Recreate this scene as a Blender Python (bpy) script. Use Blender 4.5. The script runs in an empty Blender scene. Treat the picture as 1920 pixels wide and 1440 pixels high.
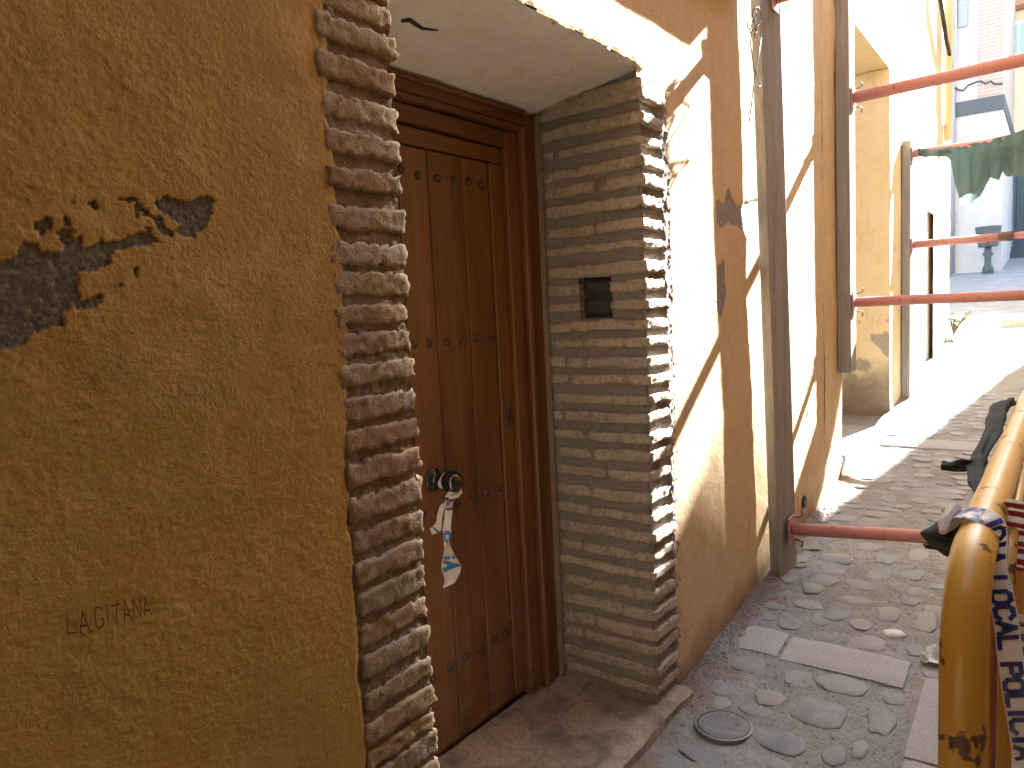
import bpy, math, random
import numpy as np
from mathutils import Vector, Matrix, noise as mnoise

random.seed(7)
rng = np.random.RandomState(7)
sc = bpy.context.scene
COL = sc.collection

# ------------------------------------------------------------------ camera, sky, sun, exposure
F, CX, CY, EYE = 1380.0, 960.0, 720.0, 1.5
def _n(v): return v / np.linalg.norm(v)
VP = np.array([1980.0, 533.0]); HS = 0.05
AX = _n(np.array([VP[0] - CX, VP[1] - CY, F]))
AZ = _n(np.cross(AX, _n(np.array([-CX, VP[1] + HS * VP[0] - CY, F]))))
if AZ[1] > 0: AZ = -AZ
AY = np.cross(AZ, AX)
RM = np.array([AX, AY, AZ])            # world = RM @ (right, down, forward)
cam = bpy.data.cameras.new("camera")
cam.sensor_width = 36.0; cam.lens = F / 1920 * 36.0
cam.clip_start = 0.02; cam.clip_end = 500
cam_o = bpy.data.objects.new("camera", cam); COL.objects.link(cam_o)
r_, u_, b_ = RM[:, 0], -RM[:, 1], -RM[:, 2]
cam_o.matrix_world = Matrix(((r_[0], u_[0], b_[0], 0), (r_[1], u_[1], b_[1], 0), (r_[2], u_[2], b_[2], EYE), (0, 0, 0, 1)))
sc.camera = cam_o

SUN = np.array([1.0, -0.165, 0.66])      # towards the sun: almost straight down the alley
sd = SUN / np.linalg.norm(SUN)
w = bpy.data.worlds.new("World"); sc.world = w; w.use_nodes = True
wn = w.node_tree; bg = wn.nodes["Background"]
sky = wn.nodes.new("ShaderNodeTexSky"); sky.sky_type = 'NISHITA'; sky.sun_disc = False
sky.sun_elevation = math.asin(sd[2]); sky.sun_rotation = math.atan2(sd[0], sd[1])
wn.links.new(sky.outputs[0], bg.inputs[0]); bg.inputs[1].default_value = 0.06
sl = bpy.data.lights.new("sun", 'SUN'); sl.energy = 5.0; sl.angle = math.radians(0.5); sl.color = (1.0, 0.985, 0.96)
so = bpy.data.objects.new("sun", sl); COL.objects.link(so)
so.rotation_euler = Vector(sd).to_track_quat('Z', 'Y').to_euler()
sc.view_settings.view_transform = 'Standard'; sc.view_settings.look = 'None'
sc.view_settings.gamma = 1; sc.view_settings.use_curve_mapping = False
sc.view_settings.exposure = 4.3
sc.cycles.use_denoising = True
sc.cycles.max_bounces = 8; sc.cycles.diffuse_bounces = 6; sc.cycles.glossy_bounces = 3
sc.cycles.sample_clamp_indirect = 8

# ------------------------------------------------------------------ survey helpers (photo pixel -> point on a real surface)
def ray(px, py): return RM @ np.array([px - CX, py - CY, F])
EYEP = np.array([0, 0, EYE])
def on_y(px, py, y): r = ray(px, py); return EYEP + r * (y / r[1])
def on_x(px, py, x): r = ray(px, py); return EYEP + r * (x / r[0])
def gz(x):
    x = np.asarray(x, float); t = np.maximum(0, x - 2.2)
    return 0.1 * (t * t / (t + 0.2))
def on_g(px, py):
    r = ray(px, py); lo, hi = 0.1, 60.0
    for _ in range(60):
        m = (lo + hi) / 2; P = EYEP + r * (m / r[0])
        if P[2] > gz(P[0]): lo = m
        else: hi = m
    return P
W = 1.138                                # street face of the left-hand walls

# ------------------------------------------------------------------ noise
def vnoise(x, y, seed=0):
    xi = np.floor(x).astype(np.int64); yi = np.floor(y).astype(np.int64)
    fx = x - xi; fy = y - yi
    fx = fx * fx * (3 - 2 * fx); fy = fy * fy * (3 - 2 * fy)
    def h(a, b):
        n = (a * 374761393 + b * 668265263 + seed * 1442695041) & 0xffffffff
        n = ((n ^ (n >> 13)) * 1274126177) & 0xffffffff
        return ((n ^ (n >> 16)) & 0xffff) / 65535.0
    return (h(xi, yi) * (1 - fx) + h(xi + 1, yi) * fx) * (1 - fy) + (h(xi, yi + 1) * (1 - fx) + h(xi + 1, yi + 1) * fx) * fy
def fbm(x, y, s, seed=0, octs=4, gain=0.5):
    v = 0; a = 1; t = 0
    for k in range(octs):
        v = v + a * vnoise(x * s, y * s, seed + k * 17); t += a; a *= gain; s *= 2.03
    return v / t
def in_poly(px, py, poly):
    inside = np.zeros(np.shape(px), bool); n = len(poly)
    for i in range(n):
        x0, y0 = poly[i]; x1, y1 = poly[(i + 1) % n]
        c = ((y0 > py) != (y1 > py)) & (px < (x1 - x0) * (py - y0) / (y1 - y0 + 1e-12) + x0)
        inside ^= c
    return inside

# ------------------------------------------------------------------ object helpers
WL = {}                                  # world location of every object's origin
def tag(o, label=None, cat=None, group=None, kind=None):
    if label: o["label"] = label
    if cat: o["category"] = cat
    if group: o["group"] = group
    if kind: o["kind"] = kind
    return o
def thing(name, label, cat, loc, group=None):
    o = bpy.data.objects.new(name, None); COL.objects.link(o)
    o.empty_display_size = 0.1; o.location = loc; WL[o.name] = np.array(loc, float)
    return tag(o, label, cat, group)
def mesh_of(name, V, Fc, smooth=False, mat=None):
    me = bpy.data.meshes.new(name)
    me.from_pydata([tuple(v) for v in V], [], [tuple(f) for f in Fc]); me.update()
    if smooth: me.polygons.foreach_set("use_smooth", [True] * len(me.polygons))
    if mat: me.materials.append(mat)
    return me
def mk(name, V, Fc, mat, parent=None, smooth=False, origin=None):
    V = np.asarray(V, float)
    c = (V.min(0) + V.max(0)) / 2 if origin is None else np.asarray(origin, float)
    me = mesh_of(name, V - c, Fc, smooth, mat)
    return link(name, me, c, parent)
def link(name, me, c, parent=None):
    o = bpy.data.objects.new(name, me); COL.objects.link(o); WL[o.name] = np.asarray(c, float)
    if parent is not None:
        o.parent = parent; o.location = np.asarray(c) - WL[parent.name]
    else: o.location = c
    return o
class MB:
    def __init__(s): s.V = []; s.F = []
    def add(s, V, Fc):
        b = len(s.V); s.V += [tuple(v) for v in V]; s.F += [tuple(b + i for i in f) for f in Fc]; return s
    def box(s, x0, x1, y0, y1, z0, z1):
        return s.add([(x0,y0,z0),(x1,y0,z0),(x1,y1,z0),(x0,y1,z0),(x0,y0,z1),(x1,y0,z1),(x1,y1,z1),(x0,y1,z1)],
                     [(0,3,2,1),(4,5,6,7),(0,1,5,4),(1,2,6,5),(2,3,7,6),(3,0,4,7)])
    def tube(s, pts, r, n=8, cap=True):
        pts = [np.asarray(p, float) for p in pts]; m = len(pts)
        rs = r if hasattr(r, '__len__') else [r] * m
        t0 = _n(pts[1] - pts[0]); a = np.array([0, 0, 1.0]) if abs(t0[2]) < .9 else np.array([1.0, 0, 0])
        nrm = _n(np.cross(t0, a)); V = []
        for i in range(m):
            t = _n(pts[min(i + 1, m - 1)] - pts[max(i - 1, 0)])
            nrm = _n(nrm - t * np.dot(nrm, t)); bi = np.cross(t, nrm)
            for k in range(n):
                an = 2 * math.pi * k / n
                V.append(pts[i] + rs[i] * (math.cos(an) * nrm + math.sin(an) * bi))
        Fc = [(i*n+k, i*n+(k+1) % n, (i+1)*n+(k+1) % n, (i+1)*n+k) for i in range(m-1) for k in range(n)]
        if cap: Fc += [tuple(range(n-1, -1, -1)), tuple((m-1)*n + k for k in range(n))]
        return s.add(V, Fc)
    def lathe(s, c, axis, prof, n=20):
        c = np.asarray(c, float); ax = _n(np.asarray(axis, float)); a = np.array([0,0,1.0]) if abs(ax[2]) < .9 else np.array([1.0,0,0])
        e1 = _n(np.cross(ax, a)); e2 = np.cross(ax, e1); V = []
        for (r, h) in prof:
            for k in range(n):
                an = 2*math.pi*k/n; V.append(c + ax*h + r*(math.cos(an)*e1 + math.sin(an)*e2))
        m = len(prof)
        Fc = [(i*n+k, i*n+(k+1) % n, (i+1)*n+(k+1) % n, (i+1)*n+k) for i in range(m-1) for k in range(n)]
        Fc += [tuple(range(n-1,-1,-1)), tuple((m-1)*n+k for k in range(n))]
        return s.add(V, Fc)
    def build(s, name, mat, parent=None, smooth=False): return mk(name, s.V, s.F, mat, parent, smooth)
def autosmooth(o, ang=40):
    me = o.data
    for p in me.polygons: p.use_smooth = True
    try: me.set_sharp_from_angle(angle=math.radians(ang))
    except Exception: pass
    return o
def bevel(o, wd=0.004, seg=2):
    m = o.modifiers.new("bevel", 'BEVEL'); m.width = wd; m.segments = seg; m.limit_method = 'ANGLE'
    return o
def grid_faces(nu, nv, keep=None):
    i, j = np.meshgrid(np.arange(nu - 1), np.arange(nv - 1), indexing='ij')
    a = i * nv + j
    f = np.stack([a, a + nv, a + nv + 1, a + 1], -1)
    return f[keep] if keep is not None else f.reshape(-1, 4)
def fast_mesh(name, V, quads, mat, smooth=True, attrs=None):
    me = bpy.data.meshes.new(name); V = np.asarray(V, np.float32); q = np.asarray(quads, np.int32)
    used = np.unique(q); remap = np.full(len(V), -1, np.int32); remap[used] = np.arange(len(used))
    V = V[used]; q = remap[q]
    me.vertices.add(len(V)); me.vertices.foreach_set("co", V.ravel())
    me.loops.add(q.size); me.loops.foreach_set("vertex_index", q.ravel())
    me.polygons.add(len(q)); me.polygons.foreach_set("loop_start", np.arange(0, q.size, 4, dtype=np.int32))
    me.polygons.foreach_set("loop_total", np.full(len(q), 4, np.int32))
    me.update(calc_edges=True)
    if smooth: me.polygons.foreach_set("use_smooth", np.ones(len(q), bool))
    for k, a in (attrs or {}).items():
        at = me.attributes.new(k, 'FLOAT', 'POINT'); at.data.foreach_set("value", np.asarray(a, np.float32)[used])
    me.materials.append(mat); me.validate()
    return me

# ------------------------------------------------------------------ materials
class NT:
    def __init__(s, name, rough=0.85, spec=0.3):
        s.m = bpy.data.materials.new(name); s.m.use_nodes = True; s.t = s.m.node_tree
        s.b = s.t.nodes["Principled BSDF"]; s.b.inputs["Roughness"].default_value = rough
        s.b.inputs["Specular IOR Level"].default_value = spec
        s.tc = s.n("ShaderNodeTexCoord"); s.oi = None
    def n(s, typ, **kw):
        o = s.t.nodes.new(typ)
        for k, v in kw.items(): setattr(o, k, v)
        return o
    def l(s, a, b): s.t.links.new(a, b)
    def coord(s, which="Object", scale=(1, 1, 1), rnd=False):
        mp = s.n("ShaderNodeMapping"); s.l(s.tc.outputs[which], mp.inputs[0]); mp.inputs["Scale"].default_value = scale
        if rnd:
            oi = s.n("ShaderNodeObjectInfo"); m = s.n("ShaderNodeMath", operation='MULTIPLY'); m.inputs[1].default_value = 37.0
            s.l(oi.outputs["Random"], m.inputs[0]); cx = s.n("ShaderNodeCombineXYZ")
            for k in range(3): s.l(m.outputs[0], cx.inputs[k])
            s.l(cx.outputs[0], mp.inputs["Location"])
        return mp.outputs[0]
    def geo(s): return s.n("ShaderNodeNewGeometry").outputs["Position"]
    def noise(s, co, scale, det=5, rough=0.55, dist=0.0):
        o = s.n("ShaderNodeTexNoise"); o.inputs["Scale"].default_value = scale; o.inputs["Detail"].default_value = det
        o.inputs["Roughness"].default_value = rough; o.inputs["Distortion"].default_value = dist
        if co is not None: s.l(co, o.inputs["Vector"])
        return o.outputs["Fac"]
    def ramp(s, fac, stops, interp='LINEAR'):
        o = s.n("ShaderNodeValToRGB"); o.color_ramp.interpolation = interp; e = o.color_ramp.elements
        while len(e) < len(stops): e.new(0.5)
        for k, (p, c) in enumerate(stops):
            e[k].position = p; e[k].color = (*c, 1) if hasattr(c, '__len__') else (c, c, c, 1)
        s.l(fac, o.inputs[0]); return o.outputs[0]
    def mix(s, fac, a, b, mode='MIX'):
        o = s.n("ShaderNodeMix", data_type='RGBA', blend_type=mode)
        for v, k in ((fac, 0), (a, 6), (b, 7)):
            if hasattr(v, 'links'): s.l(v, o.inputs[k])
            elif hasattr(v, '__len__'): o.inputs[k].default_value = (*v, 1)
            else: o.inputs[k].default_value = v
        return o.outputs[2]
    def math(s, op, a, b=0.0):
        o = s.n("ShaderNodeMath", operation=op)
        for k, v in enumerate((a, b)):
            if hasattr(v, 'links'): s.l(v, o.inputs[k])
            else: o.inputs[k].default_value = v
        return o.outputs[0]
    def attr(s, name): return s.n("ShaderNodeAttribute", attribute_name=name).outputs["Fac"]
    def rnd(s): return s.n("ShaderNodeObjectInfo").outputs["Random"]
    def bump(s, h, dist=0.003, strength=1.0):
        o = s.n("ShaderNodeBump"); o.inputs["Distance"].default_value = dist; o.inputs["Strength"].default_value = strength
        s.l(h, o.inputs["Height"]); s.l(o.outputs[0], s.b.inputs["Normal"])
    def color(s, c):
        if hasattr(c, 'links'): s.l(c, s.b.inputs["Base Color"])
        else: s.b.inputs["Base Color"].default_value = (*c, 1)
    def rough(s, c): s.l(c, s.b.inputs["Roughness"])

def mat_plaster(name, c1, c2, c3, bare=(0.15, 0.128, 0.088), dirt=(0.2, 0.13, 0.09)):
    t = NT(name, 0.9, 0.15); g = t.geo()
    big = t.noise(g, 2.3, 6, .6); med = t.noise(g, 9, 6, .6, .4); fine = t.noise(g, 160, 4, .6)
    col = t.mix(t.ramp(big, [(.35, 0), (.65, 1)]), c1, c2)
    col = t.mix(t.math('MULTIPLY', t.ramp(med, [(.52, 0), (.72, 1)]), .7), col, c3)
    col = t.mix(t.ramp(fine, [(.25, .35), (.6, 0)]), col, (c1[0]*.45, c1[1]*.4, c1[2]*.35))
    fl = t.noise(g, 45, 3, .5); col = t.mix(t.ramp(fl, [(.68, 0), (.74, .5)]), col, (c1[0]*1.15, c1[1]*1.2, c1[2]*1.6))
    mp = t.n("ShaderNodeMapping"); t.l(g, mp.inputs[0]); mp.inputs["Scale"].default_value = (1, 1, .12)
    stk = t.noise(mp.outputs[0], 16, 5, .65, .3); col = t.mix(t.math('MULTIPLY', t.ramp(stk, [(.55, 0), (.75, 1)]), .35), col, (c1[0]*.62, c1[1]*.55, c1[2]*.6))
    blot = t.noise(g, 4.2, 7, .7, 1.2); col = t.mix(t.ramp(blot, [(.58, 0), (.66, .28)]), col, (c1[0]*.75, c1[1]*.66, c1[2]*.7))
    vo = t.n("ShaderNodeTexVoronoi", feature='DISTANCE_TO_EDGE'); wv = t.n("ShaderNodeVectorMath", operation='ADD'); nz = t.n("ShaderNodeTexNoise"); nz.inputs["Scale"].default_value = 7; nz.inputs["Detail"].default_value = 5
    t.l(g, nz.inputs["Vector"]); t.l(g, wv.inputs[0]); t.l(nz.outputs["Color"], wv.inputs[1]); t.l(wv.outputs[0], vo.inputs["Vector"]); vo.inputs["Scale"].default_value = 1.7
    ck = t.math('MULTIPLY', t.ramp(vo.outputs["Distance"], [(.0, 1), (.006, 0)]), t.ramp(t.noise(g, 3.1, 3, .5), [(.5, 0), (.6, .7)]))
    col = t.mix(ck, col, (c1[0]*.4, c1[1]*.35, c1[2]*.35))
    bn = t.noise(g, 120, 5, .7); bc = t.ramp(bn, [(.3, tuple(k*.45 for k in bare)), (.55, bare), (.75, tuple(min(1, k*2.0) for k in bare))])
    col = t.mix(t.attr("bare"), col, bc)
    col = t.mix(t.attr("dirt"), col, t.mix(med, dirt, tuple(k*.55 for k in dirt)))
    t.color(col)
    t.bump(t.math('MULTIPLY', t.ramp(t.noise(g, 3.6, 4, .6), [(.36, .25), (.6, 1)]), t.math('ADD', t.math('MULTIPLY', fine, .7), t.math('MULTIPLY', t.noise(g, 75, 5, .7), 1.0))), .004, .75)
    return t.m
M = {}
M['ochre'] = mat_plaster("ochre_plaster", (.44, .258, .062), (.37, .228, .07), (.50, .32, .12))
M['ochre_pale'] = mat_plaster("glare_paled_ochre_plaster", (.56, .415, .235), (.53, .39, .23), (.60, .47, .30), (.26, .24, .22))  # paler copy of the ochre: glare and blown sunlight put into its colour
M['yellow'] = mat_plaster("pale_yellow_plaster", (.74, .62, .38), (.76, .66, .44), (.78, .70, .52), (.3, .28, .25), (.3, .26, .2))
M['cream'] = mat_plaster("cream_plaster", (.66, .56, .4), (.6, .5, .36), (.7, .64, .5), (.3, .29, .28), (.3, .28, .26))
M['soffit'] = mat_plaster("white_soffit_plaster", (.78, .81, .83), (.82, .85, .87), (.72, .68, .57), (.2, .18, .15))
M['greywall'] = mat_plaster("grey_render", (.42, .40, .40), (.36, .35, .36), (.46, .42, .40), (.2, .2, .2))

def mat_brick(name, stops, dustf):
    t = NT(name, .92, .1); g = t.geo(); co = t.coord("Object", rnd=True); r = t.rnd()
    base = t.ramp(r, stops)
    n1 = t.noise(g, 14, 6, .65, .6); n2 = t.noise(g, 70, 5, .65)
    col = t.mix(t.ramp(n1, [(.42, 0), (.66, dustf)]), base, tuple(k*(1.0 if name != 'old_brick' else .74) for k in (.42, .37, .29)))
    if name != 'old_brick':
        col = t.mix(t.ramp(t.noise(g, 17, 6, .7, 1.0), [(.5, 0), (.62, .8)]), col, (.25, .225, .19)); col = t.mix(t.ramp(t.noise(g, 24, 5, .7, .5), [(.64, 0), (.7, .6)]), col, (.52, .49, .43))
    col = t.mix(t.ramp(n2, [(.3, .6), (.5, 0)]), col, (.13, .085, .06))
    col = t.mix(t.ramp(t.noise(g, 33, 4, .6), [(.62, 0), (.72, .55)]), col, (.33, .15, .09))
    t.color(col); t.bump(t.math('ADD', n2, t.math('MULTIPLY', t.noise(g, 220, 3, .6), .5)), .005, .8)
    return t.m
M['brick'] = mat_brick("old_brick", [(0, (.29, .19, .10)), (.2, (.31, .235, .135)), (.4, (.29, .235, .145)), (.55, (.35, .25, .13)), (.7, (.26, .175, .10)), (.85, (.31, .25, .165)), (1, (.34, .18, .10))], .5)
M['brick_pale'] = mat_brick("dusty_hazed_brick", [(0, (.36, .32, .26)), (.25, (.41, .37, .305)), (.5, (.38, .35, .295)), (.7, (.45, .39, .31)), (.85, (.39, .30, .24)), (1, (.43, .40, .345))], .85)  # dusty brick, greyed further with the haze over this jamb
def mat_mortar(name, ca, cb):
    t = NT(name, .95, .1); g = t.geo(); n1 = t.noise(g, 11, 6, .6); n2 = t.noise(g, 130, 4, .65)
    col = t.mix(n1, ca, cb); col = t.mix(t.ramp(n2, [(.3, .55), (.55, 0)]), col, (.10, .075, .055))
    t.color(col); t.bump(n2, .004, .9); return t.m
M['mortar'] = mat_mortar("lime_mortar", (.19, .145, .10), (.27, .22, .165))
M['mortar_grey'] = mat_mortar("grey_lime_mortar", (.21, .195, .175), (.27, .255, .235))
def mat_wood(name, ca, cb, cc, rough, spec, gs, axis='Z', bump=.0015, dust=None, coat=0):
    t = NT(name, rough, spec); sca = {'Z': (1, 1, .06), 'X': (.06, 1, 1), 'Y': (1, .06, 1)}[axis]
    co = t.coord("Object", sca, rnd=True); n1 = t.noise(co, gs, 6, .6, .8); n2 = t.noise(co, gs*5, 5, .7, .2)
    col = t.ramp(n1, [(.3, ca), (.5, cb), (.7, cc)])
    col = t.mix(t.ramp(n2, [(.35, .5), (.55, 0)]), col, tuple(k*.45 for k in ca))
    r = t.rnd(); col = t.mix(t.math('MULTIPLY', r, .35), col, cc)
    if dust:
        g = t.geo(); sx = t.n("ShaderNodeSeparateXYZ"); t.l(g, sx.inputs[0])
        low = t.n("ShaderNodeMapRange"); t.l(sx.outputs[2], low.inputs[0]); low.inputs[1].default_value = .85; low.inputs[2].default_value = .1
        d = t.math('MULTIPLY', low.outputs[0], t.ramp(t.noise(g, 6, 6, .7, .5), [(.44, 0), (.7, .6)]))
        col = t.mix(d, col, dust)
        col = t.mix(t.ramp(t.noise(g, 38, 5, .8), [(.7, 0), (.76, .35)]), col, dust)
    t.color(col); t.bump(t.math('ADD', n2, n1), bump, .7)
    if coat: t.b.inputs["Coat Weight"].default_value = coat; t.b.inputs["Coat Roughness"].default_value = .3
    return t.m
M['door'] = mat_wood("varnished_door_wood", (.08, .032, .014), (.14, .057, .022), (.19, .084, .035), .42, .4, 14, 'Z', .001, (.20, .15, .105))
M['doorh'] = mat_wood("varnished_door_wood_across", (.08, .031, .012), (.125, .049, .018), (.17, .07, .027), .45, .4, 14, 'X', .001)
M['plank'] = mat_wood("weathered_grey_timber", (.19, .185, .18), (.26, .255, .25), (.33, .325, .315), .85, .2, 16, 'Z', .002)
M['darktimber'] = mat_wood("shade_slab_timber", (.10, .07, .05), (.13, .09, .06), (.16, .11, .08), .85, .2, 16, 'X', .002)
M['plankx'] = mat_wood("weathered_grey_timber_across", (.20, .175, .15), (.27, .245, .22), (.34, .31, .28), .85, .2, 16, 'X', .002)
def mat_paint(name, c, c2, chip=None, thr=.66, rough=.4, sc_=30, metal=0):
    t = NT(name, rough, .5); g = t.geo(); n = t.noise(g, 5, 5, .6); n2 = t.noise(g, sc_, 4, .65, .3)
    col = t.mix(n, c, c2)
    if chip: col = t.mix(t.ramp(n2, [(thr, 0), (thr+.025, 1)]), col, chip)
    t.color(col); t.rough(t.ramp(n2, [(.3, rough*.8), (.8, min(1, rough*1.5))])); t.bump(n2, .0008, .5)
    t.b.inputs["Metallic"].default_value = metal
    return t.m
M['redsteel'] = mat_paint("red_oxide_prop_paint", (.42, .17, .165), (.50, .25, .24), (.24, .14, .12), .62, .55)
M['yellowsteel'] = mat_paint("yellow_barrier_paint", (.56, .31, .045), (.62, .37, .075), (.11, .055, .03), .615, .34, 14)
M['darksteel'] = mat_paint("rusty_iron", (.07, .055, .05), (.13, .09, .075), (.2, .1, .06), .6, .55)
M['castiron'] = mat_paint("cast_iron_cover", (.13, .125, .125), (.19, .18, .175), (.24, .21, .18), .6, .5, 60, .3)
M['stud'] = mat_paint("black_stud_iron", (.03, .02, .017), (.06, .035, .028), None, .7, .45)
M['wire'] = mat_paint("grey_galvanised_wire", (.12, .14, .16), (.20, .23, .26), None, .7, .4)
def mat_plain(name, c, rough=.5, spec=.5, trans=0, var=.25):
    t = NT(name, rough, spec); n = t.noise(t.geo(), 25, 4, .6)
    t.color(t.mix(n, tuple(k*(1-var) for k in c), tuple(min(1, k*(1+var)) for k in c)))
    if trans:
        tr = t.n("ShaderNodeBsdfTranslucent"); tr.inputs[0].default_value = (*c, 1); mx = t.n("ShaderNodeMixShader"); mx.inputs[0].default_value = trans
        t.l(t.b.outputs[0], mx.inputs[1]); t.l(tr.outputs[0], mx.inputs[2])
        t.l(mx.outputs[0], t.t.nodes["Material Output"].inputs[0])
    return t.m
M['knob'] = mat_plain("black_lacquer", (.012, .012, .013), .08, .6)
M['tape'] = mat_plain("white_plastic_tape", (.72, .72, .70), .35, .5, .3, .1)
M['tapeblue'] = mat_plain("blue_tape_print", (.03, .055, .26), .35, .5, 0)
M['tapeblue2'] = mat_plain("light_blue_tape_print", (.03, .17, .42), .35, .5, 0)
M['tapered'] = mat_plain("red_tape_print", (.42, .05, .06), .35, .5, 0)
M['tapegrey'] = mat_plain("faded_tape_print", (.26, .28, .33), .4, .4, 0)
M['rag'] = mat_plain("dark_rag_cloth", (.045, .055, .058), .9, .1, 0, .4)
M['net'] = mat_plain("green_grey_netting", (.11, .17, .17), .9, .1, .4, .35)
M['maroon'] = mat_plain("maroon_sheet", (.22, .045, .04), .5, .4, .25, .35)
M['black'] = mat_plain("black_rubber", (.02, .02, .02), .6, .3)
M['leaf'] = mat_plain("plant_leaf", (.07, .11, .03), .6, .3, .2)
M['stem'] = mat_plain("plant_stem", (.16, .13, .07), .8, .2)
M['crayon'] = mat_plain("red_crayon", (.16, .022, .014), .7, .2)
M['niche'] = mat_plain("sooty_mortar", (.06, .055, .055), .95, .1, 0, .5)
M['glass'] = mat_plain("window_glass", (.25, .45, .5), .08, .6, 0, .1)
M['whiteframe'] = mat_plain("white_window_paint", (.75, .75, .74), .4, .4, 0, .05)
M['bluedoor'] = mat_plain("blue_painted_door", (.2, .38, .5), .5, .4, 0, .1)
M['planter'] = mat_plain("grey_cast_stone", (.07, .08, .09), .8, .2, 0, .3)
M['pipe'] = mat_plain("grey_pipe", (.22, .24, .28), .5, .4, 0, .2)
M['rooftile'] = mat_plain("clay_tile", (.35, .2, .13), .85, .2, 0, .3)

def mat_ground():
    t = NT("dusty_mortar_ground", .93, .15); g = t.geo()
    n1 = t.noise(g, 3.2, 6, .6, .4); n2 = t.noise(g, 60, 5, .7); n3 = t.noise(g, 230, 3, .6)
    col = t.mix(t.ramp(n1, [(.35, 0), (.65, 1)]), (.25, .24, .22), (.335, .325, .305))
    col = t.mix(t.ramp(n2, [(.32, .55), (.52, 0)]), col, (.13, .115, .10))
    col = t.mix(t.ramp(n3, [(.68, 0), (.78, .5)]), col, (.5, .47, .43))
    col = t.mix(t.attr("dirt"), col, (.22, .155, .11))
    t.color(col); t.bump(t.math('ADD', n2, t.math('MULTIPLY', n3, .6)), .007, .9); return t.m
M['ground'] = mat_ground()
def mat_cobble():
    t = NT("river_cobble", .62, .35); g = t.geo(); r = t.rnd()
    base = t.ramp(r, [(0, (.15, .165, .185)), (.3, (.23, .23, .22)), (.5, (.14, .155, .175)), (.65, (.28, .265, .24)), (.85, (.19, .20, .205)), (1, (.27, .25, .225))])
    n1 = t.noise(g, 9, 5, .6, .6); n2 = t.noise(g, 90, 5, .7)
    col = t.mix(t.ramp(n1, [(.42, 0), (.68, .7)]), base, (.29, .28, .26)); col = t.mix(t.ramp(n2, [(.3, .4), (.5, 0)]), col, (.12, .115, .11))
    t.color(col); t.bump(n2, .003, .7); return t.m
M['cobble'] = mat_cobble()
M['whitestone'] = mat_plain("white_pebble", (.62, .60, .56), .5, .4, 0, .1)
def mat_granite():
    t = NT("granite_slab", .85, .25); g = t.geo(); n = t.noise(g, 260, 3, .7); n1 = t.noise(g, 4, 5, .6); n2 = t.noise(g, 35, 4, .7)
    col = t.mix(n1, (.33, .325, .31), (.41, .40, .385)); col = t.mix(t.ramp(n, [(.36, .75), (.48, 0)]), col, (.15, .15, .15))
    col = t.mix(t.ramp(n, [(.58, 0), (.7, .6)]), col, (.58, .57, .55)); col = t.mix(t.ramp(n2, [(.62, 0), (.75, .5)]), col, (.24, .21, .17))
    t.color(col); t.bump(n, .002, .7); return t.m
M['granite'] = mat_granite()
def mat_threshold():
    t = NT("worn_stone_threshold", .75, .3); g = t.geo(); n1 = t.noise(g, 7, 6, .65, .8); n2 = t.noise(g, 55, 5, .7)
    col = t.ramp(n1, [(.3, (.13, .10, .07)), (.45, (.22, .17, .12)), (.58, (.34, .27, .19)), (.72, (.27, .165, .10))])
    col = t.mix(t.ramp(n2, [(.3, .6), (.5, 0)]), col, (.09, .065, .045)); col = t.mix(t.ramp(n2, [(.66, 0), (.74, .4)]), col, (.42, .36, .29))
    t.color(col); t.bump(t.math('ADD', n1, n2), .006, .7); return t.m
M['threshold'] = mat_threshold()
def mat_farbrick():
    t = NT("far_brickwork", .9, .1); g = t.geo(); sx = t.n("ShaderNodeSeparateXYZ"); t.l(g, sx.inputs[0])
    cx = t.n("ShaderNodeCombineXYZ"); t.l(sx.outputs[1], cx.inputs[0]); t.l(sx.outputs[2], cx.inputs[1])
    b = t.n("ShaderNodeTexBrick"); t.l(cx.outputs[0], b.inputs[0]); b.inputs["Scale"].default_value = 1.0
    b.inputs["Brick Width"].default_value = .27; b.inputs["Row Height"].default_value = .085; b.inputs["Mortar Size"].default_value = .016
    b.inputs["Color1"].default_value = (.42, .25, .19, 1); b.inputs["Color2"].default_value = (.36, .24, .2, 1); b.inputs["Mortar"].default_value = (.44, .38, .34, 1)
    t.color(t.mix(t.noise(g, 3, 4, .6), b.outputs[0], (.3, .25, .23))); t.bump(b.outputs["Fac"], -.01, 1); return t.m
M['farbrick'] = mat_farbrick()

# ------------------------------------------------------------------ street
gx = np.concatenate([np.arange(-1.2, 1.5, .03), np.arange(1.5, 4.6, .0125), np.arange(4.6, 9.01, .022)])
gy = np.arange(-1.0, 1.165, .0125)
GX, GY = np.meshgrid(gx, gy, indexing='ij')
def ground_h(X, Y):
    return gz(X) + (fbm(X, Y, 3.0, 3, 4) - .5) * .03 + (fbm(X, Y, 22, 5, 3) - .5) * .012 + (fbm(X, Y, 80, 8, 2) - .5) * .004 \
        + np.clip((Y - 1.02) / .12, 0, 1) * .02
GZ = ground_h(GX, GY)
dirtg = np.clip((GY - .98 + (fbm(GX, GY, 6, 21) - .5) * .3) / .14, 0, 1) * .8
me = fast_mesh("street", np.stack([GX, GY, GZ], -1).reshape(-1, 3), grid_faces(len(gx), len(gy)), M['ground'], True, {"dirt": dirtg.ravel()})
street = link("street", me, (0, 0, 0)); tag(street, kind="structure")
bx = np.array([-40, -8, -1.2, 1, 2.2, 2.4, 2.8, 3.5, 5, 9, 14, 20, 30, 60, 200]); by = np.array([-120, -40, -10, -1, 1.2, 10, 40, 120])
BX, BY = np.meshgrid(bx, by, indexing='ij'); BZ = gz(np.minimum(BX, 60)) - .025
me = fast_mesh("ground", np.stack([BX, BY, BZ], -1).reshape(-1, 3), grid_faces(len(bx), len(by)), M['ground'], False, {"dirt": np.zeros(BX.size)})
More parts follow.
